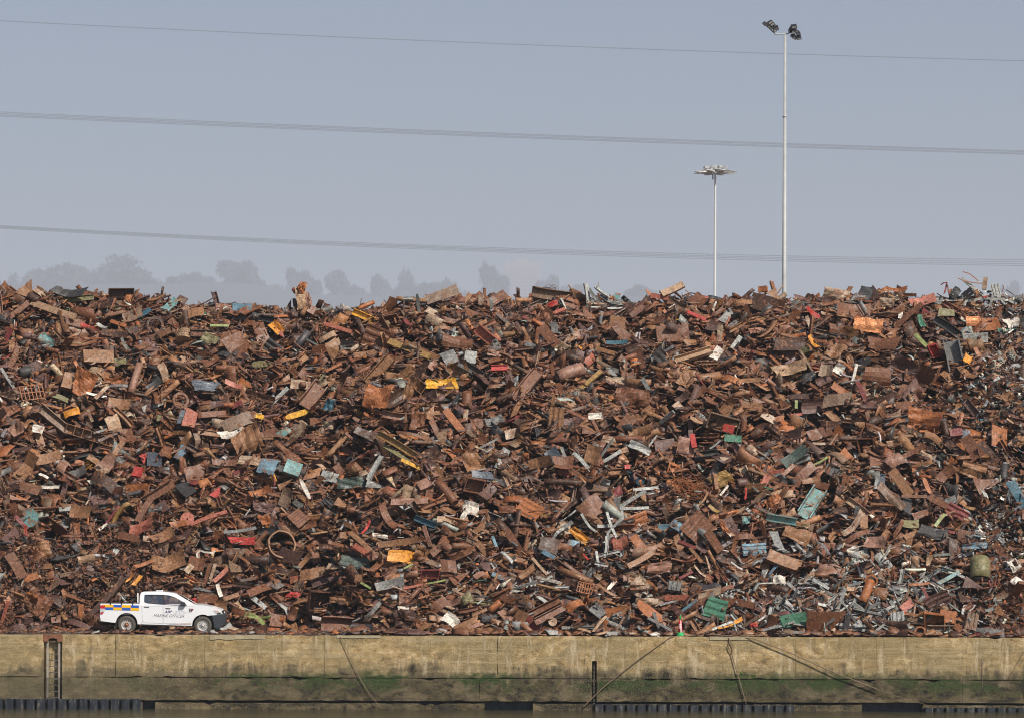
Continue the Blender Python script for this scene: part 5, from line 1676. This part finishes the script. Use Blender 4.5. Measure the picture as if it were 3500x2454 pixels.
# checks
cols_ = [(338, 453), (458, 575), (581, 703), (710, 826)]
MB().slab([tp([(288, 458), (828, 470), (828, 548), (338, 536), (338, 497), (300, 466)])], -.0085, -.005, near).build('check_border', M_CHO, truck)
for i, (a, b) in enumerate(cols_):
    for j in range(2):
        sh = lambda x: (x - 338) * .023
        y0, y1 = (459, 496) if j == 0 else (499, 535)
        aa = 292 if (i == 0 and j == 0) else a
        m_ = M_CHY if (i + j) % 2 == 0 else M_CHB
        MB().slab([tp([(aa, y0 + sh(a)), (b, y0 + sh(b)), (b, y1 + sh(b)), (a, y1 + sh(a))])], -.012, -.009, near).build('check_patch', m_, truck, label=('yellow' if m_ is M_CHY else 'blue') + ' check patch')
# rail, hooks, post, beacon, mirror
MB().slab([tp([(266, 432), (828, 433), (828, 443), (266, 443)])], -.008, .05, near).slab([tp([(266, 432), (828, 433), (828, 443), (266, 443)])], -.008, .05, far).build('bed_rail', M_BLK, truck, bevel=.005)
for hxp in (415, 578, 738): MB().slab([tp([(hxp - 12, 428), (hxp + 12, 428), (hxp + 6, 462), (hxp - 6, 462)])], -.03, -.009, near).build('tie_hook', M_BLK, truck, bevel=.003)
pp = MB().box(tx(797), tx(816), .12, .18, tz(440), tz(290)).build('post', M_PAINT, truck)
MB().lathe([(.02, -.05), (.05, -.04), (.062, 0), (.05, .04), (.02, .055)], 12, 'z', (tx(802), .15, tz(264))).build('work_lamp', M_BLK, truck, True)
MB().box(tx(1042), tx(1146), .78, 1.08, tz(266), tz(246)).build('roof_beacon', M_CLRL, truck, bevel=.02)
mir = MB().slab([tp([(1440, 420), (1470, 412), (1496, 422), (1514, 468), (1440, 470)])], -.20, -.06).build('wing_mirror', M_GREYP, truck, bevel=.02)
MB().box(tx(1480), tx(1505), -.07, .06, tz(474), tz(462)).build('mirror_arm', M_BLK, mir)
MB().tube([(tx(1560), .3, tz(452)), (tx(1500), .32, tz(392))], .008, 5).build('wiper', M_BLK, truck)
# wheels
def wheel(cx, cy, y, sgn, hub):
    e = bpy.data.objects.new('wheel', None); COL.objects.link(e); e.parent = truck; e.location = (tx(cx), y, tz(cy)); e.empty_display_size = .2
    e.scale = (1, sgn, 1); rr = .384
    MB().lathe([(.235, .02), (.26, -.008), (.335, -.012), (.372, .01), (rr, .045), (rr, .195), (.372, .235), (.26, .25), (.235, .22)], 48, 'y', closed=True).build('tyre', M_TYRE, e, True)
    tr = MB()
    for i in range(44):
        q = 2 * math.pi * i / 44; c_, s_ = math.cos(q), math.sin(q)
        b = MB().box(rr - .012, rr + .004, .05, .19, -.018, .018); mt = Matrix.Rotation(-q, 4, 'Y'); b.V = [tuple(mt @ Vector(v)) for v in b.V]; tr.add(b.V, b.F)
    tr.build('tread', M_TYRE, e)
    rim = MB(); rim.lathe([(.236, .0), (.242, .02), (.215, .03), (.205, .055), (.19, .06), (.175, .05)], 40, 'y')
    rim.V = rim.V; rim.F = rim.F[:-2]
    rb = rim.build('rim', M_RIM, e, True)
    circ = lambda r_, n, c=(0, 0): [(c[0] + r_ * math.cos(2 * math.pi * i / n), c[1] + r_ * math.sin(2 * math.pi * i / n)) for i in range(n)]
    holes = [circ(.019, 8, (.155 * math.cos(2 * math.pi * i / 12), .155 * math.sin(2 * math.pi * i / 12)))[::-1] for i in range(12)]
    MB().slab([circ(.178, 36)] + holes, .045, .055).build('wheel_disc', M_RIM, e)
    MB().lathe([(.0, .075), (.2, .075), (.2, .09), (.0, .09)], 24, 'y').build('brake_drum', M_UND, e)
    MB().lathe([(.105, .044), (.098, .018), (.085, .012), (.07, .03), (.05, .03), (.048, -.01), (.0, -.014)], 28, 'y').build('hub', hub, e, True)
    for i in range(6):
        q = 2 * math.pi * i / 6; MB().lathe([(.011, .022), (.011, -.002), (0, -.004)], 6, 'y', (.078 * math.cos(q), 0, .078 * math.sin(q))).build('wheel_nut', M_UND, e)
for cx, cy, hub in ((648, 752, M_RUSTH), (1753, 756, M_RIM)):
    wheel(cx, cy, .01, 1, hub); wheel(cx, cy, WID - .01, -1, hub)
MB().tube([(tx(648), .1, tz(752)), (tx(648), WID - .1, tz(752))], .05, 8).tube([(tx(1753), .2, tz(756)), (tx(1753), WID - .2, tz(756))], .04, 8).build('axle', M_UND, truck)
# interior
it = MB()
for yy in (.25, 1.08):
    for xx in (tx(1150), tx(905)):
        it.box(xx - .05, xx + .45, yy, yy + .5, .62, .82); V_ = len(it.V)
        b = MB().box(-.06, .06, yy, yy + .5, 0, .62); mt = Matrix.Translation((xx, 0, .78)) @ Matrix.Rotation(R(-14), 4, 'Y'); b.V = [tuple(mt @ Vector(v)) for v in b.V]; it.add(b.V, b.F)
        b = MB().box(-.04, .04, yy + .13, yy + .37, 0, .2); mt = Matrix.Translation((xx - .15, 0, 1.40)) @ Matrix.Rotation(R(-10), 4, 'Y'); b.V = [tuple(mt @ Vector(v)) for v in b.V]; it.add(b.V, b.F)
it.build('seats', M_SEAT, truck, bevel=.03)
MB().box(tx(1480), tx(1600), .1, WID - .1, .7, tz(458)).build('dashboard', M_BLK, truck, bevel=.03)
wc = Vector((tx(1455), .52, tz(468))); ax1 = Vector((.35, 0, .94)).normalized()
MB().tube([wc + ax1 * .17 * math.sin(q) + Vector((0, 1, 0)) * .17 * math.cos(q) for q in np.linspace(0, 2 * math.pi, 25)], .014, 8).tube([wc, wc + Vector((.25, 0, -.12))], .02, 6).build('steering_wheel', M_BLK, truck, True)
# lettering
M_NAVY = plain('navy_lettering', (.01, .02, .14), .4, 0, .02); M_GREYT = plain('dark_grey_lettering', (.07, .075, .10), .5, 0, .02); M_PALET = plain('pale_lettering', (.55, .60, .68), .5, 0, .02)
def text(s, zx0, zx1, zyb, hpx, mat, shear=.25, off=0, rot=0):
    c = bpy.data.curves.new('lettering', 'FONT'); c.body = s; c.shear = shear; c.extrude = .0015; c.offset = off; c.size = 1
    o = bpy.data.objects.new('lettering_tmp', c); COL.objects.link(o); dg = bpy.context.evaluated_depsgraph_get()
    me = bpy.data.meshes.new_from_object(o.evaluated_get(dg)); bpy.data.objects.remove(o)
    v = np.array([q.co[:] for q in me.vertices]); mn, mx = v.min(0), v.max(0)
    sx = (zx1 - zx0) / 336.3 / (mx[0] - mn[0]); sy = hpx / 336.3 / (mx[1] - mn[1])
    for q in me.vertices:
        x, z = (q.co.x - mn[0]) * sx, (q.co.y - mn[1]) * sy; X_ = tx(zx0) + x; Z_ = tz(zyb) + z - x * rot
        p = near(X_, -.0145 - q.co.z, Z_); q.co = p
    me.materials.append(mat); o = bpy.data.objects.new('lettering', me); COL.objects.link(o); o.parent = truck; return o
text('ABP', 1196, 1312, 580, 38, M_NAVY, .3, .018)
text('ASSOCIATED', 1350, 1500, 562, 17, M_PALET, 0)
text('BRITISH PORTS', 1348, 1532, 586, 17, M_PALET, 0)
MB().slab([tp([(1329, 544), (1331, 544), (1331, 584), (1329, 584)])], -.014, -.012, near).build('lettering_divider', M_PALET, truck)
text('MARINE OFFICER', 1040, 1486, 638, 42, M_GREYT, .3, -.006, .012)

# driver
def person():
    tx0, y0 = truck.location.x, truck.location.y
    hip = Vector((tx(1225), .36, .94)); J = {}
    pts = [(hip, .15), (hip + Vector((-.03, 0, .22)), .14), (hip + Vector((-.02, 0, .42)), .155), (hip + Vector((.02, 0, .52)), .06), (hip + Vector((.04, 0, .58)), .055)]
    V = [p for p, _ in pts]; Rr = [r for _, r in pts]; E = [(0, 1), (1, 2), (2, 3), (3, 4)]
    def chain(root, seq):
        k = root
        for p, r in seq: V.append(p); Rr.append(r); E.append((k, len(V) - 1)); k = len(V) - 1
        return k
    for s in (-1, 1):
        sh = V[2] + Vector((.0, s * .19, .0)); el = sh + Vector((.14, s * .05, -.26)); wr = wc + Vector((-.06, s * .17, .02))
        k = chain(2, [(sh, .075), (el, .05), (wr, .034), (wr + Vector((.05, 0, .015)), .036)])
        for f in range(4):
            b = wr + Vector((.07, s * .0 + (f - 1.5) * .02, .03 - abs(f - 1) * .004)); chain(k, [(b, .010), (b + Vector((.032 + .004 * (f in (1, 2)), 0, -.012)), .009), (b + Vector((.03, 0, -.04)), .008)])
        chain(k, [(wr + Vector((.04, -s * .035, .0)), .011), (wr + Vector((.065, -s * .04, -.012)), .009)])
        kn = hip + Vector((.44, s * .12, .06)); chain(0, [(hip + Vector((.08, s * .11, -.02)), .095), (kn, .07), (kn + Vector((.12, 0, -.40)), .045), (kn + Vector((.30, 0, -.42)), .04)])
    me = bpy.data.meshes.new('person'); me.from_pydata([tuple(v) for v in V], E, []); o = bpy.data.objects.new('person', me); COL.objects.link(o)
    sk = o.modifiers.new('s', 'SKIN'); sk.use_smooth_shade = True
    for i, r in enumerate(Rr): me.skin_vertices[0].data[i].radius = (r, r)
    me.skin_vertices[0].data[0].use_root = True
    su = o.modifiers.new('u', 'SUBSURF'); su.levels = 1; su.render_levels = 1
    dg = bpy.context.evaluated_depsgraph_get(); m2 = bpy.data.meshes.new_from_object(o.evaluated_get(dg)); o.modifiers.clear(); o.data = m2
    hc = hip + Vector((.07, 0, .70)); bm = bmesh.new(); bm.from_mesh(m2)
    r0 = bmesh.ops.create_uvsphere(bm, u_segments=18, v_segments=12, radius=.1, matrix=Matrix.Translation(hc) @ Matrix.Diagonal((.98, .78, 1.2, 1)))
    for v in r0['verts']:
        d = v.co - hc
        if d.x > .05 and d.z < -.03: v.co.x -= .012; v.co.y -= d.y * .25
        if abs(d.z) < .03 and d.x > .09 and abs(d.y) < .02: v.co.x += .022      # nose
        if d.x > .08 and abs(d.z - .02) < .018 and .02 < abs(d.y) < .05: v.co.x -= .01   # eye sockets
        if d.x > .08 and abs(d.z + .055) < .015: v.co.x += .006                  # lips
    for s in (-1, 1):
        bmesh.ops.create_uvsphere(bm, u_segments=8, v_segments=6, radius=.02, matrix=Matrix.Translation(hc + Vector((-.005, s * .082, -.005))) @ Matrix.Diagonal((.8, .35, 1.4, 1)))
    bm.to_mesh(m2); bm.free(); m2.materials.clear(); m2.materials.append(plain('skin', (.5, .28, .19), .5)); m2.materials.append(plain('orange_jacket', (.8, .13, .03), .7)); m2.materials.append(plain('dark_trousers', (.03, .035, .05), .9)); m2.materials.append(plain('reflective_band', (.7, .7, .68), .5))
    for p in m2.polygons:
        c = p.center
        if c.z > V[4].z - .03: p.material_index = 0
        elif c.x > wc.x - .06 and c.z > hip.z + .1: p.material_index = 0
        elif c.z < hip.z + .06: p.material_index = 2
        elif abs(c.z - (hip.z + .24)) < .025: p.material_index = 3
        else: p.material_index = 1
        p.use_smooth = True
    o.location = (tx0, y0, 0)
    cp = MB().lathe([(.108, .03), (.104, .07), (.085, .115), (.04, .14), (.0, .145)], 18, 'z', tuple(hc)).box(hc.x + .03, hc.x + .15, hc.y - .06, hc.y + .06, hc.z + .035, hc.z + .05).build('cap', plain('yellow_cap', (.7, .48, .06), .6), o, True)
    tag(o, 'person in an orange jacket and yellow cap driving the white pickup', 'person')
person()

# ------------------------------------------------------------------ traffic cone
cp = W(2325, 2175, .32); cone = empty('traffic_cone', (cp.x, .32, 0)); tag(cone, 'tall red and green traffic cone with white lettering on the quay edge', 'traffic cone')
M_CG = plain('green_cone_plastic', (.03, .42, .12), .45, 0, .05); M_CR = plain('red_cone_plastic', (.62, .015, .03), .45, 0, .05); M_CW = plain('white_reflective', (.82, .82, .8), .4, 0, .03)
cr = lambda z: .108 - (z - .16) * .112
MB().lathe([(.155, 0), (.158, .02), (.135, .15), (.13, .165), (0, .165)], 28).build('base', M_CG, cone, True)
MB().lathe([(cr(.166), .166), (cr(.70), .70)], 28).build('cone_body', M_CR, cone, True)
MB().lathe([(cr(.7) + .001, .701), (.018, .90), (.012, .925), (0, .93)], 24).build('tip', M_CG, cone, True)
def cone_patch(x0, x1, z0, z1, name='white_mark'):
    V = []; F = []; n = 5
    for i in range(n + 1):
        for z in (z0, z1):
            r_ = cr(z) + .003; u = (x0 + (x1 - x0) * i / n); u = u * cr(z) / .08; u = max(-r_ * .99, min(r_ * .99, u)); V.append((u, -math.sqrt(max(0, r_ * r_ - u * u)), z))
    F = [(2 * i, 2 * i + 2, 2 * i + 3, 2 * i + 1) for i in range(n)]
    return V, F
mk = MB()
for a in ((.008, .026, .168, .69), (.045, .058, .168, .64), (-.062, .008, .345, .375), (-.055, .008, .42, .45), (-.05, .008, .50, .53), (-.066, -.05, .345, .53)):
    mk.add(*cone_patch(*a))
mk.build('white_lettering', M_CW, cone)

# ------------------------------------------------------------------ pigeons on the crest
def pigeon(px, py, colr, face, lab):
    P = W(px, py, YC - .6); e = empty('pigeon', P); b = bmesh.new()
    mt = Matrix.Rotation(R(face), 4, 'Z')
    def sph(c, s, rot=0): bmesh.ops.create_uvsphere(b, u_segments=14, v_segments=10, radius=1, matrix=mt @ Matrix.Translation(c) @ Matrix.Rotation(R(rot), 4, 'Y') @ Matrix.Diagonal((*s, 1)))
    sph((0, 0, .12), (.15, .085, .10), 28); sph((.09, 0, .22), (.05, .045, .08), -15); sph((.115, 0, .30), (.045, .038, .042)); sph((-.17, 0, .03), (.13, .045, .02), 25)
    sph((.165, 0, .295), (.025, .009, .009))
    for s in (-1, 1): sph((-.04, s * .075, .12), (.15, .018, .07), 24); sph((.02, s * .03, .02), (.012, .012, .05))
    me = bpy.data.meshes.new('pigeon_body'); b.to_mesh(me); b.free(); me.materials.append(colr)
    for p in me.polygons: p.use_smooth = True
    o = bpy.data.objects.new('pigeon_body', me); COL.objects.link(o); o.parent = e
    tag(e, lab, 'bird', 'pigeons resting on the crest')
pigeon(1160, 1062, plain('dark_pigeon', (.16, .15, .15), .7, 0, .3, 12), 20, 'grey pigeon perched left of the pale one on the crest dip')
pigeon(1180, 1064, plain('pale_pigeon', (.50, .42, .34), .7, 0, .25, 12), 160, 'pale breasted pigeon perched left of the yellow channel on the crest')

# ------------------------------------------------------------------ haze
hz, t, p = nodes('haze_air'); t.nodes.remove(p)
vol = N(t, 'ShaderNodeVolumePrincipled'); vol.inputs['Color'].default_value = (.80, .84, .935, 1); vol.inputs['Density'].default_value = .00014; vol.inputs['Anisotropy'].default_value = 0.0
t.links.new(vol.outputs[0], t.nodes['Material Output'].inputs['Volume'])
b = MB().box(-7500, 7500, -600, 10800, -4.6, 980)
haze = b.build('haze', hz); tag(haze, 'even pale blue haze filling the air over harbour and heap', kind='stuff')
